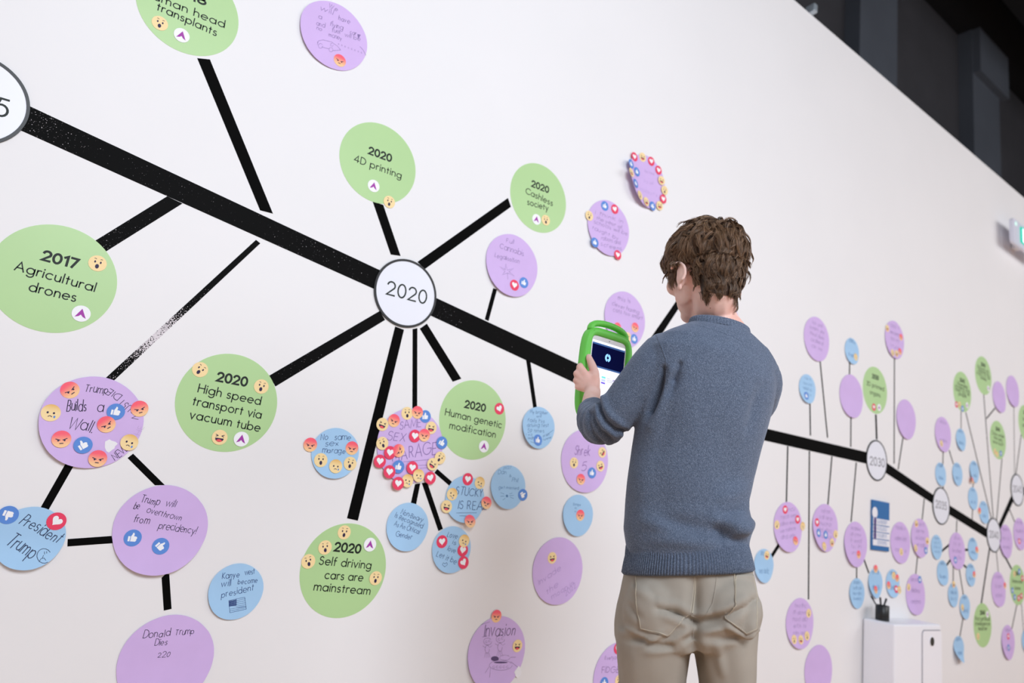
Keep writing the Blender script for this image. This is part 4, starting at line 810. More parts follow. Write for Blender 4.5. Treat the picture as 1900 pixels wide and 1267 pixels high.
# ================================================================ the man
O = W(1290, 1000); O.z = 0
HR, HF = Vector(hr), Vector(hf)
man = empty('person', O, 'person seen from behind in a grey-blue sweater and beige trousers, raising a green tablet', 'person')
def ico(mb, c, r, sub=2):
    bm = bmesh.new(); bmesh.ops.create_icosphere(bm, subdivisions=sub, radius=1)
    r = (r, r, r) if not hasattr(r, '__len__') else r
    mb.add([Vector((v.co.x*r[0], v.co.y*r[1], v.co.z*r[2]))+Vector(c) for v in bm.verts], [[v.index for v in f.verts] for f in bm.faces]); bm.free()
def ico_m(mb, M, sub=3):
    bm = bmesh.new(); bmesh.ops.create_icosphere(bm, subdivisions=sub, radius=1)
    mb.add([M @ v.co for v in bm.verts], [[v.index for v in f.verts] for f in bm.faces]); bm.free()
def cone(mb, a, b, ra, rb, n=14):
    a, b = Vector(a), Vector(b); d = (b-a).normalized(); u = d.orthogonal().normalized(); v = d.cross(u)
    V = [a+u*ra*math.cos(2*PI*i/n)+v*ra*math.sin(2*PI*i/n) for i in range(n)]+[b+u*rb*math.cos(2*PI*i/n)+v*rb*math.sin(2*PI*i/n) for i in range(n)]
    mb.add(V, [(i, (i+1) % n, n+(i+1) % n, n+i) for i in range(n)]+[tuple(range(n))[::-1], tuple(range(n, 2*n))])
def chain(mb, pts, sub=2):
    for p, r in pts: ico(mb, p, r, sub)
    for (p, r), (q, s) in zip(pts, pts[1:]): cone(mb, p, q, r, s)
def spline(pts, k=5):
    """pts: list of (Vector, r) -> smoothed list"""
    out = []; n = len(pts)
    for i in range(n-1):
        p0, p1, p2, p3 = [pts[min(max(j, 0), n-1)] for j in (i-1, i, i+1, i+2)]
        for t in [q/k for q in range(k)]:
            f = lambda a, b, c, d: .5*((2*b)+(c-a)*t+(2*a-5*b+4*c-d)*t*t+(3*b-a-3*c+d)*t**3)
            out.append((Vector([f(p0[0][x], p1[0][x], p2[0][x], p3[0][x]) for x in range(3)]), f(p0[1], p1[1], p2[1], p3[1])))
    out.append(pts[-1]); return out
def loft(mb, rings, close=True):
    n = len(rings[0]); V = [v for r in rings for v in r]; F = []
    for k in range(len(rings)-1):
        for i in range(n): F.append((k*n+i, k*n+(i+1) % n, (k+1)*n+(i+1) % n, (k+1)*n+i))
    if close: F += [tuple(range(n))[::-1], tuple((len(rings)-1)*n+i for i in range(n))]
    mb.add(V, F)
def ering(lx, ly, rx, ry, b, ddl=0., ddr=0., e=2.3, n=48, grow=0.):
    L, R = W(lx, ly, ddl), W(rx, ry, ddr); c = (L+R)/2; A = (R-L)/2; A = A*(1+grow/A.length); Bv = HF*(b+grow)
    out = []
    for i in range(n):
        t = 2*PI*i/n; co_, si = math.cos(t), math.sin(t)
        out.append(c+A*(abs(co_)**(2/e)*(1 if co_ >= 0 else -1))+Bv*(abs(si)**(2/e)*(1 if si >= 0 else -1)))
    return out
def remesh(mb, vox, smooth_it, name='tmp'):
    me = bpy.data.meshes.new(name); me.from_pydata([tuple(v) for v in mb.V], [], mb.F); me.update()
    o = bpy.data.objects.new(name, me); C.objects.link(o)
    m = o.modifiers.new('r', 'REMESH'); m.mode = 'VOXEL'; m.voxel_size = vox; m.adaptivity = 0
    if smooth_it: s = o.modifiers.new('s', 'SMOOTH'); s.factor = .5; s.iterations = smooth_it
    dg = bpy.context.evaluated_depsgraph_get(); ev = o.evaluated_get(dg); me2 = bpy.data.meshes.new_from_object(ev)
    bpy.data.objects.remove(o); bpy.data.meshes.remove(me)
    nv = len(me2.vertices); co_ = np.empty(nv*3); me2.vertices.foreach_get('co', co_); co_ = co_.reshape(-1, 3)
    no = np.empty(nv*3); me2.vertices.foreach_get('normal', no); no = no.reshape(-1, 3)
    return me2, co_, no
def place_mesh(me, co_, name, m, parent):
    co_ = co_-np.array(O); me.vertices.foreach_set('co', co_.ravel()); me.materials.clear(); me.materials.append(m)
    me.polygons.foreach_set('use_smooth', [True]*len(me.polygons)); me.update(); me.name = name
    o = bpy.data.objects.new(name, me); C.objects.link(o); o.parent = parent; return o
def bvh_of(me, co_):
    polys = [tuple(p.vertices) for p in me.polygons]; return BVHTree.FromPolygons([Vector(c) for c in co_], polys)
def mf(co_):   # man-frame coordinates of world points (lateral, depth, height)
    d = co_-np.array(O); return d@np.array(hr), d@np.array(hf), d[:, 2]
def vnoise(co_, sx, sy, sz, seed=0):
    x, y, z = mf(co_); return np.array([noise.noise(Vector((a*sx+seed, b*sy+seed*.7, c*sz-seed))) for a, b, c in zip(x, y, z)])

# ---- head frame
PHI, TILT, HS = math.radians(36), math.radians(-12), 1.11
f0 = -math.sin(PHI)*HR+math.cos(PHI)*HF; rr0 = math.cos(PHI)*HR+math.sin(PHI)*HF; z0 = Vector((0, 0, 1))
f1 = f0*math.cos(TILT)+z0*math.sin(TILT); z1 = z0*math.cos(TILT)-f0*math.sin(TILT)
HC = W(1306, 501, .02)
HM = Matrix(((rr0.x*HS, f1.x*HS, z1.x*HS, HC.x), (rr0.y*HS, f1.y*HS, z1.y*HS, HC.y), (rr0.z*HS, f1.z*HS, z1.z*HS, HC.z), (0, 0, 0, 1)))
def hl(x, y, z): return HM @ Vector((x, y, z))
def hell(mb, c, r, rot=None):
    M = HM @ Matrix.Translation(c)
    if rot: M = M @ Matrix.Rotation(math.radians(rot[1]), 4, rot[0])
    ico_m(mb, M @ Matrix.Diagonal((*r, 1)))
# ---- body (skin)
b = MB()
hell(b, (0, -.012, .030), (.074, .096, .082)); hell(b, (0, -.045, -.030), (.058, .050, .060)); hell(b, (0, -.01, -.03), (.068, .06, .06)); hell(b, (0, .030, -.020), (.060, .060, .080)); hell(b, (0, .040, -.070), (.046, .044, .040))
hell(b, (0, .068, -.095), (.022, .020, .018)); hell(b, (0, .076, .018), (.048, .018, .016)); hell(b, (0, .072, .045), (.05, .02, .03))
for s in (-1, 1):
    hell(b, (s*.042, .026, -.062), (.013, .034, .03)); hell(b, (s*.043, .062, -.028), (.020, .020, .022))
    # ear: outer rim, plate, lobe
    ec = Vector((s*.075, -.010, -.045)); pts = []
    for i in range(15):
        t = math.radians(-60+205*i/14); pts.append((hl(ec.x+s*(.004+.009*(1-math.cos(t))), ec.y-.004-.017*math.cos(t)*1.0, ec.z+.008+.026*math.sin(t)), .0042*HS))
    chain(b, pts, 1)
    hell(b, (ec.x+s*.006, ec.y-.004, ec.z+.006), (.0045, .013, .026), rot=None); hell(b, (ec.x+s*.004, ec.y+.004, ec.z-.024), (.005, .008, .010)); hell(b, (ec.x-s*.002, ec.y+.006, ec.z-.002), (.010, .010, .022))
chain(b, [(hl(0, .088, .008), .008), (hl(0, .092, -.012), .009), (hl(0, .098, -.026), .011)]); hell(b, (-.010, .089, -.032), (.008, .009, .007)); hell(b, (.010, .089, -.032), (.008, .009, .007))
hell(b, (0, .077, -.056), (.021, .010, .005)); hell(b, (0, .076, -.066), (.019, .010, .006))
NB = W(1338, 622, .03)
chain(b, spline([(hl(0, -.028, -.015), .056), (hl(-.002, -.034, -.07), .0555), (W(1326, 590, .035), .058), (NB, .067)], 12))
chain(b, [(NB-Vector((0, 0, .02)), .06), (W(1255, 658, -.02), .042)]); chain(b, [(NB-Vector((0, 0, .02)), .06), (W(1390, 662, .05), .05)])
torso_rows = [(1284, 600, 1388, 619, .066, .00, .04), (1262, 608, 1402, 631, .080, -.02, .05), (1226, 622, 1424, 652, .098, -.05, .07), (1203, 645, 1437, 682, .112, -.06, .08), (1195, 682, 1440, 716, .122, -.05, .07),
              (1190, 730, 1436, 752, .126, -.04, .06), (1181, 782, 1427, 786, .126, -.03, .05), (1172, 835, 1412, 838, .122, -.02, .04), (1165, 888, 1397, 888, .116, -.02, .03), (1160, 935, 1387, 935, .114, -.01, .02),
              (1157, 980, 1399, 978, .118, -.01, .02), (1161, 1006, 1390, 1006, .114, -.01, .01)]
loft(b, [ering(*r[:5], ddl=r[5], ddr=r[6], grow=-.034) for r in torso_rows]+[ering(1165, 1060, 1390, 1060, .095, grow=-.01), ering(1160, 1120, 1392, 1120, .1, grow=-.012)])
wr = W(1100, 728, .165)
larm = [(W(1228, 662, -.04), .036), (W(1200, 690, -.05), .034), (W(1150, 757, -.055), .030), (W(1124, 780, -.04), .028), (W(1109, 777, .0), .027), (W(1100, 765, .055), .030), (W(1096, 748, .11), .0255), (wr, .0235)]
chain(b, spline(larm, 4))
rh = Vector(wp(1186, 705, 1.53)); rarm = [(W(1392, 680, .06), .046), (W(1408, 720, .11), .040), (W(1392, 762, .19), .036), (W(1300, 752, .26), .031), (rh+Vector((.03, -.05, -.045)), .024)]
chain(b, spline(rarm, 4))
def hand(mb, w0, mcp, pips, dips, tips, thumb, r0=.0095):
    w0 = Vector(w0)
    for i, m_ in enumerate(mcp):
        chain(mb, [(w0, .0195), (w0.lerp(m_, .5), .0155), (m_, .0118-.0006*i)], 2)
        rr = r0-.0006*i
        chain(mb, [(m_, rr+.0012), (pips[i], rr), (dips[i], rr-.001), (tips[i], rr-.002)], 2)
    for a, c in zip(mcp, mcp[1:]): chain(mb, [(a.lerp(w0, .25), .011), (c.lerp(w0, .25), .011)], 1)
    chain(mb, thumb, 2)
def V3(x, y, Y): return Vector(wp(x, y, Y))
BK = TY+.028+.0085
mc = [V3(1076, 681, 1.567), V3(1070, 693, 1.572), V3(1069, 706, 1.572), V3(1072, 718, 1.566)]
pi_ = [V3(1079, 676, BK+.006), V3(1073, 690, BK+.012), V3(1073, 704, BK+.012), V3(1076, 717, BK+.006)]
di_ = [V3(1094, 676, BK+.002), V3(1090, 692, BK+.004), V3(1090, 706, BK+.004), V3(1091, 720, BK+.001)]
ti_ = [V3(1108, 679, BK), V3(1106, 697, BK), V3(1105, 711, BK), V3(1104, 723, BK)]
palm = wr.lerp(V3(1098, 712, 1.535), .55)
th = [(wr, .020), (V3(1102, 708, 1.530), .0185), (V3(1103, 691, 1.545), .0145), (V3(1098, 676, 1.556), .0122), (V3(1093.5, 665, 1.564), .0100), (V3(1092.5, 661, 1.566), .0088)]
hand(b, palm, mc, pi_, di_, ti_, th)
chain(b, [(wr, .0235), (palm, .0225), (V3(1090, 700, 1.553), .018)])
# right hand mirrored on the other side of the tablet
xm = 2*(ox_+OC)
def mir(p): return Vector((xm-p.x, p.y, p.z+.0))
wr2 = rarm[-1][0]
hand(b, wr2.lerp(mir(palm), .6), [mir(p) for p in mc], [mir(p) for p in pi_], [mir(p) for p in di_], [mir(p) for p in ti_], [(wr2, .02)]+[(mir(p), r) for p, r in th[1:]])
# legs
FL, FR = W(1225, 1240, -.02), W(1352, 1240, .03)
FL.z = FR.z = 0
legL = [(W(1222, 1130, -.01), .072), (W(1214, 1210, -.01), .060), (W(1212, 1267, -.01), .055), (FL+Vector((0, 0, .46)), .048), (FL+Vector((0, 0, .3)), .046), (FL+Vector((0, 0, .09)), .034)]
legR = [(W(1343, 1130, .02), .072), (W(1346, 1210, .02), .058), (W(1352, 1267, .02), .050), (FR+Vector((0, 0, .46)), .048), (FR+Vector((0, 0, .3)), .046), (FR+Vector((0, 0, .09)), .034)]
for L in (legL, legR): chain(b, L)
for Fo in (FL, FR): chain(b, [(Fo+Vector((0, 0, .05)), .03), (Fo+f0*.08+Vector((0, 0, .035)), .028), (Fo+f0*.16+Vector((0, 0, .03)), .024)])
me, co_, no = remesh(b, .0031, 7)
skin_m = mat('skin', '#e0ad98', .55, .35, sss=.12, bump=.12, bump_scale=900)
nt = skin_m.node_tree; N = nt.nodes; L_ = nt.links
bs = N['Principled BSDF']; tc = N.new('ShaderNodeTexCoord')
n1 = N.new('ShaderNodeTexNoise'); n1.inputs['Scale'].default_value = 16; n1.inputs['Detail'].default_value = 4; L_.new(tc.outputs['Object'], n1.inputs['Vector'])
cr_ = N.new('ShaderNodeValToRGB'); cr_.color_ramp.elements[0].position = .35; cr_.color_ramp.elements[1].position = .68
cr_.color_ramp.elements[0].color = (*lin('#f0cabf'), 1); cr_.color_ramp.elements[1].color = (*lin('#e6b3a4'), 1)
L_.new(n1.outputs['Fac'], cr_.inputs[0]); L_.new(cr_.outputs[0], bs.inputs['Base Color'])
body_bvh = bvh_of(me, co_)
body = place_mesh(me, co_, 'body', skin_m, man)
# moles on the neck, eyes
eye_m = mat('eye_white', '#e9e4de', .2, .5)
for s in (-1, 1):
    m_ = MB(); M = HM @ Matrix.Translation((s*.030, .070, .000)) @ Matrix.Diagonal((.0125, .0125, .0125, 1)); M.translation -= O; ico_m(m_, M); ey = m_.build('eye', eye_m, body, smooth=True)
def on_surface(bvh, x, y, off=0.):
    r = Vector(ray(x, y)).normalized(); hit = bvh.ray_cast(Vector(CAM), r)
    if hit[0] is None: return None
    n_ = hit[1] if hit[1].dot(r) < 0 else -hit[1]
    return hit[0]+n_*off, n_
mole = mat('mole_brown', '#8a5a48', .6, .2)
for x, y in ((1318, 571.5), (1292, 587.5), (1297, 589)):
    h_ = on_surface(body_bvh, x, y)
    if h_: m_ = MB(); ico(m_, h_[0]-O, .0014, 1); m_.build('mole', mole, body)

# ---- sweater
def knit(name, base, light):
    m = bpy.data.materials.new(name); m.use_nodes = True; nt = m.node_tree; N = nt.nodes; L = nt.links; b_ = N['Principled BSDF']
    tc = N.new('ShaderNodeTexCoord'); a = N.new('ShaderNodeTexNoise'); a.inputs['Scale'].default_value = 900; a.inputs['Detail'].default_value = 2
    mp = N.new('ShaderNodeMapping'); mp.inputs['Scale'].default_value = (1, 1, .6); L.new(tc.outputs['Object'], mp.inputs[0]); L.new(mp.outputs[0], a.inputs['Vector'])
    c2 = N.new('ShaderNodeTexNoise'); c2.inputs['Scale'].default_value = 9; L.new(tc.outputs['Object'], c2.inputs['Vector'])
    r = N.new('ShaderNodeValToRGB'); r.color_ramp.elements[0].position = .36; r.color_ramp.elements[1].position = .70
    r.color_ramp.elements[0].color = (*[c*.7 for c in lin(base)], 1); r.color_ramp.elements[1].color = (*lin(light), 1)
    e = r.color_ramp.elements.new(.5); e.color = (*lin(base), 1)
    L.new(a.outputs['Fac'], r.inputs[0]); L.new(r.outputs[0], b_.inputs['Base Color'])
    w_ = N.new('ShaderNodeTexVoronoi'); w_.inputs['Scale'].default_value = 330; L.new(mp.outputs[0], w_.inputs['Vector'])
    bp = N.new('ShaderNodeBump'); bp.inputs['Strength'].default_value = .7; bp.inputs['Distance'].default_value = .0012
    L.new(w_.outputs['Distance'], bp.inputs['Height']); L.new(bp.outputs[0], b_.inputs['Normal'])
    b_.inputs['Roughness'].default_value = .9; b_.inputs['Specular IOR Level'].default_value = .15
    b_.inputs['Sheen Weight'].default_value = .35; b_.inputs['Sheen Roughness'].default_value = .5; b_.inputs['Sheen Tint'].default_value = (.6, .66, .8, 1)
    return m
knit_m = knit('grey_blue_knit', '#525e72', '#8590a4')
s = MB()
loft(s, [ering(*r[:5], ddl=r[5], ddr=r[6]) for r in torso_rows]+[ering(1166, 1040, 1389, 1040, .112)])
lsl = [(W(1236, 660, -.05), .064), (W(1208, 686, -.062), .060), (W(1176, 724, -.062), .054), (W(1150, 757, -.06), .052), (W(1126, 782, -.045), .057), (W(1112, 785, -.005), .053), (W(1105, 777, .035), .048), (W(1100, 767, .062), .041), (W(1098, 763, .075), .033)]
sp = spline(lsl, 8); out = []
for i, (p, r) in enumerate(sp):
    t = i/len(sp); g = .0038*math.sin(i*1.15)*max(0, min(1, (t-.42)*6)); out.append((p, r+g))
def tube_rings(pts, n=32):
    rings = []; up_ = Vector((.2, .1, 1)).normalized(); prev = None
    for i, (p, r) in enumerate(pts):
        d = (pts[min(i+1, len(pts)-1)][0]-pts[max(i-1, 0)][0]).normalized()
        u = d.orthogonal().normalized() if prev is None else (prev-d*prev.dot(d)).normalized(); prev = u; v = d.cross(u)
        rings.append([p+u*r*math.cos(2*PI*k/n)+v*r*math.sin(2*PI*k/n) for k in range(n)])
    return rings
def tube(mb, pts, n=32):
    for p, r in pts: ico(mb, p, r*.985, 2)
    for (p, r), (q, s_) in zip(pts, pts[1:]): cone(mb, p, q, r, s_, 22)
tube(s, out)
rsl = [(W(1388, 676, .05), .064), (W(1410, 700, .08), .054), (W(1413, 728, .12), .049), (W(1396, 757, .19), .047), (W(1330, 758, .25), .042), (W(1290, 748, .262), .036)]
tube(s, spline(rsl, 5))
me, co_, no = remesh(s, .0042, 6)
x, y, z = mf(co_)
wt = lambda px, py, dd=-.11: (lambda q: ((q-O).dot(HR), (q-O).dot(HF), q.z))(W(px, py, dd))
disp = np.zeros(len(co_))
disp += .0050*vnoise(co_, 7, 7, 4, 3)+.0030*vnoise(co_, 18, 18, 9, 9)
def ridge(px, py, qx, qy, wid, amp, dd=-.11, back=True):
    """a fold along a line on the back of the garment"""
    global disp
    a = np.array(wt(px, py, dd)); c = np.array(wt(qx, qy, dd)); A_ = np.stack([x, z], 1)-a[[0, 2]]; d = (c-a)[[0, 2]]; Ln = np.hypot(*d); d = d/Ln
    t = np.clip(A_@d, 0, Ln); dist = np.hypot(A_[:, 0]-t*d[0], A_[:, 1]-t*d[1]); fade = np.sin(np.clip(t/Ln, 0, 1)*PI*.9+.15).clip(0, 1)
    m = (y < (a[1]+.10)) if back else np.ones(len(x), bool)
    disp += np.where(m, 1.7*amp*np.exp(-(dist/wid)**2)*fade, 0)
for f_ in [(1395, 975, 1340, 978, .022, .013), (1388, 945, 1335, 958, .012, -.007), (1392, 1000, 1330, 1000, .010, -.010), (1335, 985, 1220, 965, .018, -.006), (1330, 1010, 1200, 1000, .016, .005),
           (1236, 690, 1198, 785, .012, -.012), (1262, 690, 1238, 740, .011, -.008), (1180, 960, 1260, 985, .018, .005), (1290, 640, 1380, 655, .03, .004), (1200, 840, 1190, 960, .03, .005),
           (1250, 745, 1215, 850, .02, -.004), (1420, 700, 1395, 800, .014, -.006), (1330, 930, 1400, 900, .02, .005), (1380, 800, 1340, 930, .03, -.004)]: ridge(*f_)
def crease(pts, wid, amp, dd=-.11):
    global disp
    best = np.full(len(x), 9.)
    P_ = [np.array(wt(px, py, dd)) for px, py in pts]
    for a, c in zip(P_, P_[1:]):
        A_ = np.stack([x, z], 1)-a[[0, 2]]; d = (c-a)[[0, 2]]; Ln = np.hypot(*d); d = d/Ln; t = np.clip(A_@d, 0, Ln)
        best = np.minimum(best, np.hypot(A_[:, 0]-t*d[0], A_[:, 1]-t*d[1]))
    disp += np.where(y < P_[0][1]+.09, amp*np.exp(-(best/wid)**2), 0)
crease([(1108, 741), (1113, 760), (1124, 781), (1142, 797), (1158, 799)], .0055, -.013, -.1)
crease([(1117, 736), (1122, 756), (1134, 774), (1152, 787)], .009, .007, -.1)
crease([(1097, 765), (1102, 782), (1113, 798), (1132, 812)], .005, -.008, -.1)
crease([(1090, 762), (1091, 785), (1100, 805), (1115, 820)], .005, -.007, -.1)
crease([(1106, 750), (1108, 772), (1120, 792), (1138, 806)], .006, .005, -.1)
crease([(1232, 686), (1226, 706), (1213, 735), (1203, 762)], .006, -.015)
crease([(1262, 678), (1256, 692), (1249, 706)], .006, -.010)
crease([(1246, 690), (1236, 720), (1222, 760), (1205, 790)], .012, .005)
crease([(1333, 984), (1345, 990)], .013, -.018)
crease([(1352, 1000), (1375, 990), (1394, 972)], .012, .010)
crease([(1330, 965), (1370, 950), (1392, 935)], .016, .006)
co_ = co_+no*disp[:, None]
sw_bvh = bvh_of(me, co_)
sweater = place_mesh(me, co_, 'sweater', knit_m, man)
def ribbed(name, rings_fn, per, amp, m, parent, close=True):
    m_ = MB(); rings = rings_fn(per, amp); loft(m_, [[v-O for v in r] for r in rings], False); return m_.build(name, m, parent, smooth=True)
def hemfn(nr, amp):
    rings = []; n = nr*4
    rows = [(1162, 1004, 1389, 1004, .112, -.006), (1160, 1012, 1391, 1011, .114, -.003), (1160, 1030, 1394, 1028, .118, -.001), (1158, 1045, 1396, 1042, .120, .001), (1156, 1060, 1398, 1055, .121, .002), (1157, 1064, 1397, 1059, .119, -.001), (1160, 1062, 1394, 1057, .114, -.006)]
    for r in rows:
        base = ering(*r[:5], n=n, grow=r[5]); c = sum(base, Vector())/n
        rings.append([v+(v-c).normalized()*(amp*(1 if i % 4 in (0, 1) else -1)) for i, v in enumerate(base)])
    return rings
ribbed('ribbed_hem', hemfn, 150, .0016, knit_m, sweater)
# collar: a ribbed band round the neck, following where the neckline lies
def collar_pts(n):
    L, R = W(1283, 597, .0), W(1387, 616, .05); c = (L+R)/2; A_ = (R-L)/2*1.02; out = []
    for i in range(n):
        t = 2*PI*i/n; out.append((c+A_*math.cos(t)+HF*(.070*math.sin(t))+Vector((0, 0, -.012*max(0, math.sin(t)))), c))
    return out
n = 240; cp_ = collar_pts(n); m_ = MB(); rings = []
for (dr, dz) in ((-.004, .006), (.000, .009), (.004, .006), (.0065, -.003), (.008, -.012)):
    ring = []
    for i, (p, c) in enumerate(cp_):
        o_v = (p-c); o_v.z = 0; o_v.normalize(); ring.append(p+o_v*(dr+(.0006 if i % 4 < 2 else -.0006))+Vector((0, 0, dz))-O)
    rings.append(ring)
loft(m_, rings, False); m_.build('ribbed_collar', knit_m, sweater, smooth=True)
# cuff
cw = W(1097.5, 761, .080); cd = (wr-cw).normalized(); cu_ = cd.orthogonal().normalized(); cv = cd.cross(cu_); m_ = MB(); rings = []
for q, rr in ((-.018, .036), (-.006, .0345), (.006, .0325), (.010, .0285), (.002, .0265)):
    rings.append([cw+cd*q+(cu_*math.cos(2*PI*i/96)+cv*math.sin(2*PI*i/96))*(rr+(.0006 if i % 4 < 2 else -.0006))-O for i in range(96)])
loft(m_, rings, False); m_.build('ribbed_cuff', knit_m, sweater, smooth=True)
# seams of the sweater lie on its surface
def seam(bvh, px, wid, off, name, m, parent, close=False):
    pts = []
    for (ax, ay), (bx_, by_) in zip(px, px[1:]):
        k = max(2, int(math.hypot(bx_-ax, by_-ay)/5))
        for i in range(k): pts.append((ax+(bx_-ax)*i/k, ay+(by_-ay)*i/k))
    pts.append(px[-1]); P = []
    for q in pts:
        h_ = on_surface(bvh, *q, off)
        if h_: P.append(h_)
    if len(P) < 3: return
    m_ = MB(); rings = []
    for i, (p, n_) in enumerate(P):
        d = (P[min(i+1, len(P)-1)][0]-P[max(i-1, 0)][0]).normalized(); sd = d.cross(n_).normalized()
        rings.append([p+sd*wid-O-n_*off*2, p+sd*wid*.6+n_*wid*.35-O, p-sd*wid*.6+n_*wid*.35-O, p-sd*wid-O-n_*off*2])
    V = [v for r in rings for v in r]; F = []
    for k in range(len(rings)-1):
        for i in range(3): F.append((4*k+i, 4*k+i+1, 4*k+5+i, 4*k+4+i))
    m_.add(V, F); return m_.build(name, m, parent, smooth=True)
seam(sw_bvh, [(1218, 621), (1228, 645), (1236, 668), (1237, 700), (1232, 730)], .0022, .0002, 'shoulder_seam', knit_m, sweater)
seam(sw_bvh, [(1292, 603), (1325, 611), (1360, 624), (1378, 634)], .0018, .0002, 'neck_seam', knit_m, sweater)

# ---- trousers
tr_m = mat('beige_twill', '#a29a8f', .8, .2, noise_amt=.05, noise_scale=14, bump=.35, bump_scale=1500)
t = MB()
rows = [(1168, 1020, 1388, 1018, .098), (1160, 1050, 1395, 1048, .104), (1152, 1085, 1401, 1085, .112), (1145, 1120, 1406, 1118, .120), (1141, 1155, 1408, 1152, .122), (1141, 1180, 1407, 1180, .120), (1150, 1200, 1400, 1200, .10)]
loft(t, [ering(*r) for r in rows])
def legrings(rows_, F_):
    R_ = [ering(*r[:5], ddl=r[5], ddr=r[5]) for r in rows_]
    for zz, rr in ((.56, .078), (.48, .072), (.35, .070), (.2, .066), (.1, .064), (.035, .066)):
        R_.append([F_+Vector((0, 0, zz))+HR*rr*math.cos(2*PI*i/48)+HF*rr*1.12*math.sin(2*PI*i/48) for i in range(48)])
    return R_
loft(t, legrings([(1143, 1160, 1284, 1165, .11, -.01), (1144, 1200, 1283, 1200, .108, -.01), (1147, 1230, 1279, 1230, .102, -.01), (1150, 1267, 1273, 1267, .094, -.01)], FL))
loft(t, legrings([(1286, 1165, 1408, 1160, .11, .015), (1286, 1200, 1407, 1200, .106, .015), (1292, 1230, 1406, 1230, .100, .015), (1300, 1267, 1406, 1267, .092, .015)], FR))
ico(t, W(1218, 1135, -.055), (.082, .082, .085), 3); ico(t, W(1348, 1130, -.045), (.078, .078, .085), 3)
me, co_, no = remesh(t, .0052, 5)
x, y, z = mf(co_); disp = .0045*vnoise(co_, 9, 9, 5, 21)+.0028*vnoise(co_, 26, 26, 12, 5)
for f_ in [(1228, 1122, 1285, 1148, .008, -.009), (1222, 1132, 1282, 1160, .008, .007), (1150, 1190, 1240, 1187, .006, -.004), (1290, 1180, 1265, 1195, .010, -.008), (1345, 1150, 1290, 1165, .008, -.007), (1350, 1162, 1300, 1172, .008, .006),
           (1235, 1168, 1185, 1200, .007, .005), (1400, 1120, 1370, 1180, .008, -.006), (1404, 1150, 1380, 1195, .007, .006), (1286, 1150, 1300, 1250, .010, -.005), (1330, 1190, 1345, 1267, .010, .005), (1290, 1070, 1287, 1160, .014, -.012),
           (1165, 1090, 1215, 1110, .010, .004), (1310, 1185, 1400, 1190, .007, -.005), (1190, 1210, 1265, 1205, .008, .004), (1160, 1120, 1195, 1150, .009, -.004)]: ridge(*f_, dd=-.12)
crease([(1222, 1128), (1245, 1137), (1270, 1148), (1292, 1154), (1318, 1149), (1345, 1142), (1380, 1128), (1404, 1116)], .0075, -.012, -.12)
crease([(1225, 1116), (1250, 1125), (1278, 1138), (1292, 1142), (1320, 1138), (1345, 1130), (1378, 1116)], .010, .008, -.12)
crease([(1292, 1156), (1289, 1178), (1286, 1205)], .011, -.012, -.12)
crease([(1165, 1168), (1200, 1182), (1230, 1190), (1250, 1187), (1285, 1168)], .007, .006, -.12)
crease([(1175, 1184), (1215, 1198), (1245, 1197)], .007, -.006, -.12)
crease([(1350, 1160), (1382, 1184), (1405, 1172)], .006, .007, -.12)
crease([(1352, 1175), (1380, 1194), (1404, 1184)], .007, -.006, -.12)
crease([(1205, 1095), (1218, 1108), (1240, 1114)], .009, -.005, -.12)
co_ = co_+no*disp[:, None]
tr_bvh = bvh_of(me, co_)
trousers = place_mesh(me, co_, 'trousers', tr_m, man)
seam_m = mat('trouser_seam_thread', '#c4b9a6', .7, .2)
def patch(poly, name, m, parent, off=.0022, st=5):
    import itertools
    xs_ = [p[0] for p in poly]; ys_ = [p[1] for p in poly]
    def inside(px, py):
        c = False; j = len(poly)-1
        for i in range(len(poly)):
            (xi, yi), (xj, yj) = poly[i], poly[j]
            if (yi > py) != (yj > py) and px < (xj-xi)*(py-yi)/(yj-yi)+xi: c = not c
            j = i
        return c
    idx = {}; V = []; F = []
    nx, ny = int((max(xs_)-min(xs_))/st)+2, int((max(ys_)-min(ys_))/st)+2
    for j in range(ny):
        # rows snapped to the outline so the patch keeps clean edges
        yy_ = min(ys_)+j*(max(ys_)-min(ys_))/(ny-1); yc = min(max(yy_, min(ys_)+.3), max(ys_)-.3)
        xsn = []
        k = len(poly)-1
        for i in range(len(poly)):
            (xi, yi), (xj, yj) = poly[i], poly[k]
            if (yi > yc) != (yj > yc): xsn.append((xj-xi)*(yc-yi)/(yj-yi)+xi)
            k = i
        if len(xsn) < 2: continue
        a, c = min(xsn), max(xsn)
        for i in range(nx):
            h_ = on_surface(tr_bvh, a+(c-a)*i/(nx-1), yc, off)
            if h_: idx[(i, j)] = len(V); V.append(h_[0]-O)
    for i in range(nx-1):
        for j in range(ny-1):
            q = [(i, j), (i+1, j), (i+1, j+1), (i, j+1)]
            if all(k_ in idx for k_ in q): F.append([idx[k_] for k_ in q])
    o = mk(name, V, F, m, parent, smooth=True); md = o.modifiers.new('thick', 'SOLIDIFY'); md.thickness = .0026; md.offset = -1 if False else 0; return o
pL = [(1179, 1066), (1292, 1066), (1282, 1136), (1240, 1181), (1188, 1167), (1180, 1120)]
pR = [(1364, 1066), (1396, 1066), (1405, 1110), (1404, 1168), (1386, 1178), (1346, 1150), (1344, 1144), (1364, 1122)]
k1 = patch(pL, 'back_pocket', tr_m, trousers); k2 = patch(pR, 'back_pocket', tr_m, trousers)
def inset(poly, f_): cx_ = sum(p[0] for p in poly)/len(poly); cy2 = sum(p[1] for p in poly)/len(poly); return [(cx_+(a-cx_)*f_, cy2+(b_2-cy2)*f_) for a, b_2 in poly]
for pl, pk in ((pL, k1), (pR, k2)):
    q = inset(pl, .95); seam(tr_bvh, q[1:]+[q[0]], .0009, .004, 'stitching', seam_m, pk)
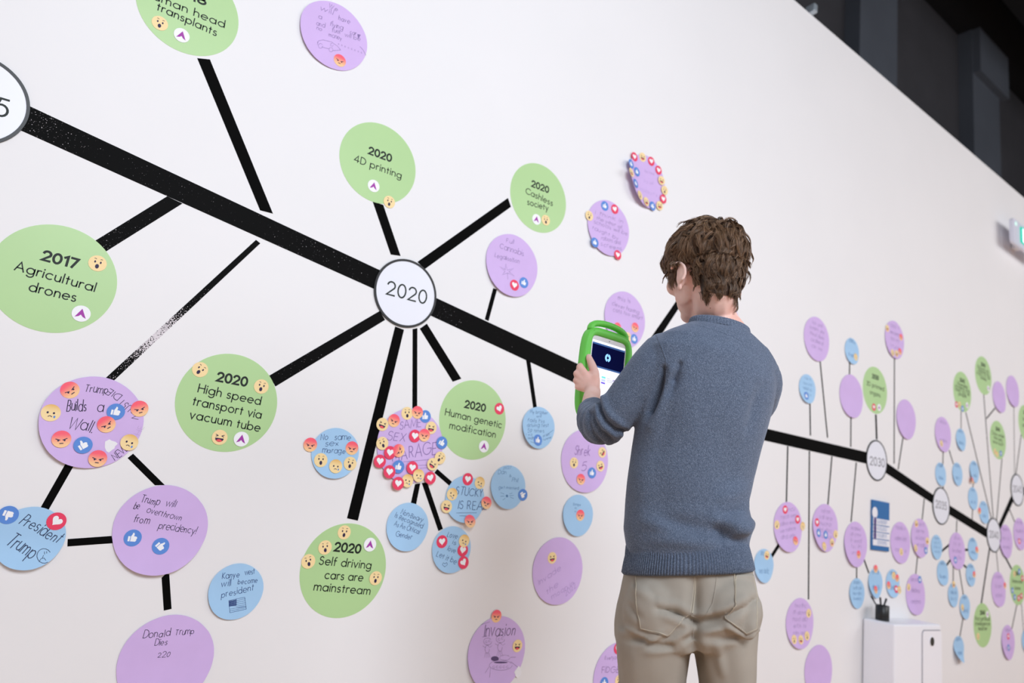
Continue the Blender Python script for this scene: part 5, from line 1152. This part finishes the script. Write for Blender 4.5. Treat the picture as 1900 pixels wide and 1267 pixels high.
seam(tr_bvh, [(1330, 1066), (1327, 1095), (1322, 1120), (1312, 1138), (1298, 1147), (1282, 1142)], .0014, .0008, 'yoke_seam', tr_m, trousers)
seam(tr_bvh, [(1291, 1064), (1289, 1100), (1284, 1138)], .0016, .0022, 'pocket_edge_seam', seam_m, trousers)
seam(tr_bvh, [(1362, 1064), (1364, 1090), (1365, 1120)], .0016, .0022, 'pocket_edge_seam', seam_m, trousers)
seam(tr_bvh, [(1284, 1148), (1286, 1180), (1284, 1208)], .0018, .0006, 'seat_seam', tr_m, trousers)
m_ = MB()
h_ = W(1396, 1068, -.01)
# shoes
shoe_m = mat('dark_leather', '#2d2a2a', .45, .5); sole_m = mat('pale_rubber_sole', '#c9c4bb', .7, .3)
for Fo in (FL, FR):
    q = MB(); chain(q, [(Fo-f0*.03+Vector((0, 0, .055)), .043), (Fo+f0*.06+Vector((0, 0, .05)), .042), (Fo+f0*.15+Vector((0, 0, .042)), .036), (Fo+f0*.20+Vector((0, 0, .038)), .030)], 3)
    for i, v in enumerate(q.V):
        v = Vector(v); v.z = max(v.z, .022); q.V[i] = v-O
    sh = q.build('shoe', shoe_m, man, smooth=True)
    q = MB(); P = []
    for i in range(32):
        t_ = 2*PI*i/32; P.append(Fo+f0*(.082+.155*math.cos(t_))+rr0*(.046*math.sin(t_))-O)
    q.add([p+Vector((0, 0, .002)) for p in P]+[p+Vector((0, 0, .026)) for p in P], [tuple(range(32))[::-1], tuple(range(32, 64))]+[(i, (i+1) % 32, 32+(i+1) % 32, 32+i) for i in range(32)])
    q.build('sole', sole_m, sh)

# ---- hair
hair_m = attr_mat('brown_hair', .42, .5)
HI = HM.inverted(); rng = random.Random(11)
def hair_ok(q):
    """q: head-frame direction point on the skull; True where hair grows"""
    a = math.atan2(abs(q.x), q.y)      # 0 front .. pi back
    if a < .55: lim = .070
    elif a < 1.0: lim = .060-(a-.55)/.45*.045
    elif a < 1.50: lim = -.012
    elif a < 1.95: lim = -.016
    elif a < 2.3: lim = -.016-(a-1.95)/.35*.082
    else: lim = -.098-.012*(a-2.3)
    return q.z > lim
CRN = Vector((.012, -.055, .105))
def surf(p):   # nearest body point and outward normal
    r = body_bvh.find_nearest(p); return r[0], r[1]
clumps = []; tries = 0
while len(clumps) < 900 and tries < 20000:
    tries += 1
    u = rng.uniform(-.95, 1); th_ = rng.uniform(0, 2*PI); d = Vector((math.sqrt(1-u*u)*math.cos(th_), math.sqrt(1-u*u)*math.sin(th_), u))
    o_h = Vector((0, -.012, .02)); far_ = hl(*(o_h+d*.25)); hit = body_bvh.ray_cast(far_, (hl(*o_h)-far_).normalized())
    if hit[0] is None: continue
    q = HI @ hit[0]
    if abs(q.x) > .0775 and -.04 < q.y < .012 and q.z < -.016: continue
    if hair_ok(q): clumps.append((hit[0], hit[1], q))
V = []; F = []; cols = []
c_lo, c_hi = np.array(lin('#4c3a2f')), np.array(lin('#b08a68'))
def strand(P, r0, col, n=3):
    o = len(V)
    for i, p in enumerate(P):
        t_ = i/(len(P)-1); d = (P[min(i+1, len(P)-1)]-P[max(i-1, 0)]).normalized(); u = d.orthogonal().normalized(); v = d.cross(u); r = r0*(1-.8*t_**1.6)
        for k in range(n): V.append(p+u*r*math.cos(2*PI*k/n)+v*r*math.sin(2*PI*k/n)-O); cols.append(tuple(col*(.8+.35*t_)))
    for i in range(len(P)-1):
        for k in range(n): F.append((o+i*n+k, o+i*n+(k+1) % n, o+(i+1)*n+(k+1) % n, o+(i+1)*n+k))
def flow(q, rnd):
    """direction in head frame: away from the crown, swept forward on top, down at the sides and back"""
    d = q-CRN; d.z *= .6; d = d.normalized() if d.length > .001 else Vector((0, -1, 0))
    k = max(0, min(1, (q.z-.0)/.09)); ky = max(0, min(1, (q.y+.07)/.05))
    d = (d*.7+Vector((-.25, .75, -.05))*(.15+.85*ky))*k+(d*.35+Vector((0, -.1+.2*ky, -1)))*(1-k)
    return (d+rnd).normalized()
for ci, (p0, n0, q0) in enumerate(clumps):
    back_low = q0.z < -.02; top = q0.z > .03; zt_ = max(0, min(1, (q0.z+.11)/.15))
    lenf = rng.uniform(.8, 1.25)*(.024+.026*zt_); vol = (.0035+.0095*zt_)*rng.uniform(.6, 1.25)
    if rng.random() < .10 and not back_low: vol *= 1.6
    rnd = Vector((rng.uniform(-.9, .9), rng.uniform(-.9, .9), rng.uniform(-.4, .4))); ph = rng.uniform(0, 2*PI); curl = rng.uniform(.8, 2.2)*(.0012+.0022*zt_); fr = rng.uniform(.8, 1.5)
    shade = rng.random(); K = 10; guide = []; p = p0.copy()
    for i in range(K):
        t_ = i/(K-1); s_, n_ = surf(p)
        q = HI @ s_; fl = (HM.to_3x3() @ flow(q, rnd*.6)).normalized(); fl = (fl-n_*fl.dot(n_)).normalized(); sd = fl.cross(n_)
        if i > 2 and abs(q.x) > .058 and -.040 < q.y < .016 and q.z < -.018: break
        hgt = vol*math.sin(min(1, t_*1.15)*PI*.62)+.0015+.004*zt_
        guide.append((s_+n_*hgt+sd*curl*math.sin(ph+t_*5.2*fr)+n_*curl*.5*math.cos(ph+t_*5.2*fr), n_, sd)); p = s_+fl*(lenf/(K-1)*1.25)
    for k in range(26):
        a_ = rng.gauss(0, .0036); b2 = rng.gauss(0, .0022); le = rng.uniform(.75, 1); conv = rng.uniform(.35, .9)
        P = []
        m_n = min(len(guide), max(4, int(K*le)))
        if m_n < 3: continue
        for i in range(m_n):
            g, n_, sd = guide[i]; t_ = i/(K-1); sp_ = 1-conv*t_
            P.append(g+sd*a_*sp_*1.2+n_*(abs(b2)*sp_-.001*(1-t_)))
        cc = (.78+.3*zt_)*c_lo*(1-(.25*shade+.75*rng.random())**1.2)+c_hi*((.25*shade+.75*rng.random())**1.2)*(.55+.4*zt_)  # strands darken low on the head, shade painted into their colour
        strand(P, rng.uniform(.00045, .0008), cc)
# scalp cap beneath the strands
capV = []; capF = []; capC = []; nu, nv = 64, 40; grid = {}
for j in range(nv):
    u = -.95+1.95*j/(nv-1); u = min(u, .9999)
    for i in range(nu):
        th_ = 2*PI*i/nu; d = Vector((math.sqrt(1-u*u)*math.cos(th_), math.sqrt(1-u*u)*math.sin(th_), u)); o_h = Vector((0, -.012, .02)); far_ = hl(*(o_h+d*.25)); hit = body_bvh.ray_cast(far_, (hl(*o_h)-far_).normalized())
        if hit[0] is None: continue
        q = HI @ hit[0]
        if abs(q.x) > .0775 and -.04 < q.y < .012 and q.z < -.016: continue
        if hair_ok(q): th_k = .0022+.005*max(0, min(1, (q.z+.03)/.08)); grid[(i, j)] = len(capV); capV.append(hit[0]+hit[1]*th_k-O); capC.append(tuple(c_lo*.75))
for i in range(nu):
    for j in range(nv-1):
        q = [(i, j), ((i+1) % nu, j), ((i+1) % nu, j+1), (i, j+1)]
        if all(k in grid for k in q): capF.append(tuple(grid[k] for k in q))
hair = mk('hair', V, F, hair_m, man, cols=cols, smooth=True)
mk('scalp_hair', capV, capF, hair_m, hair, cols=capC, smooth=True)
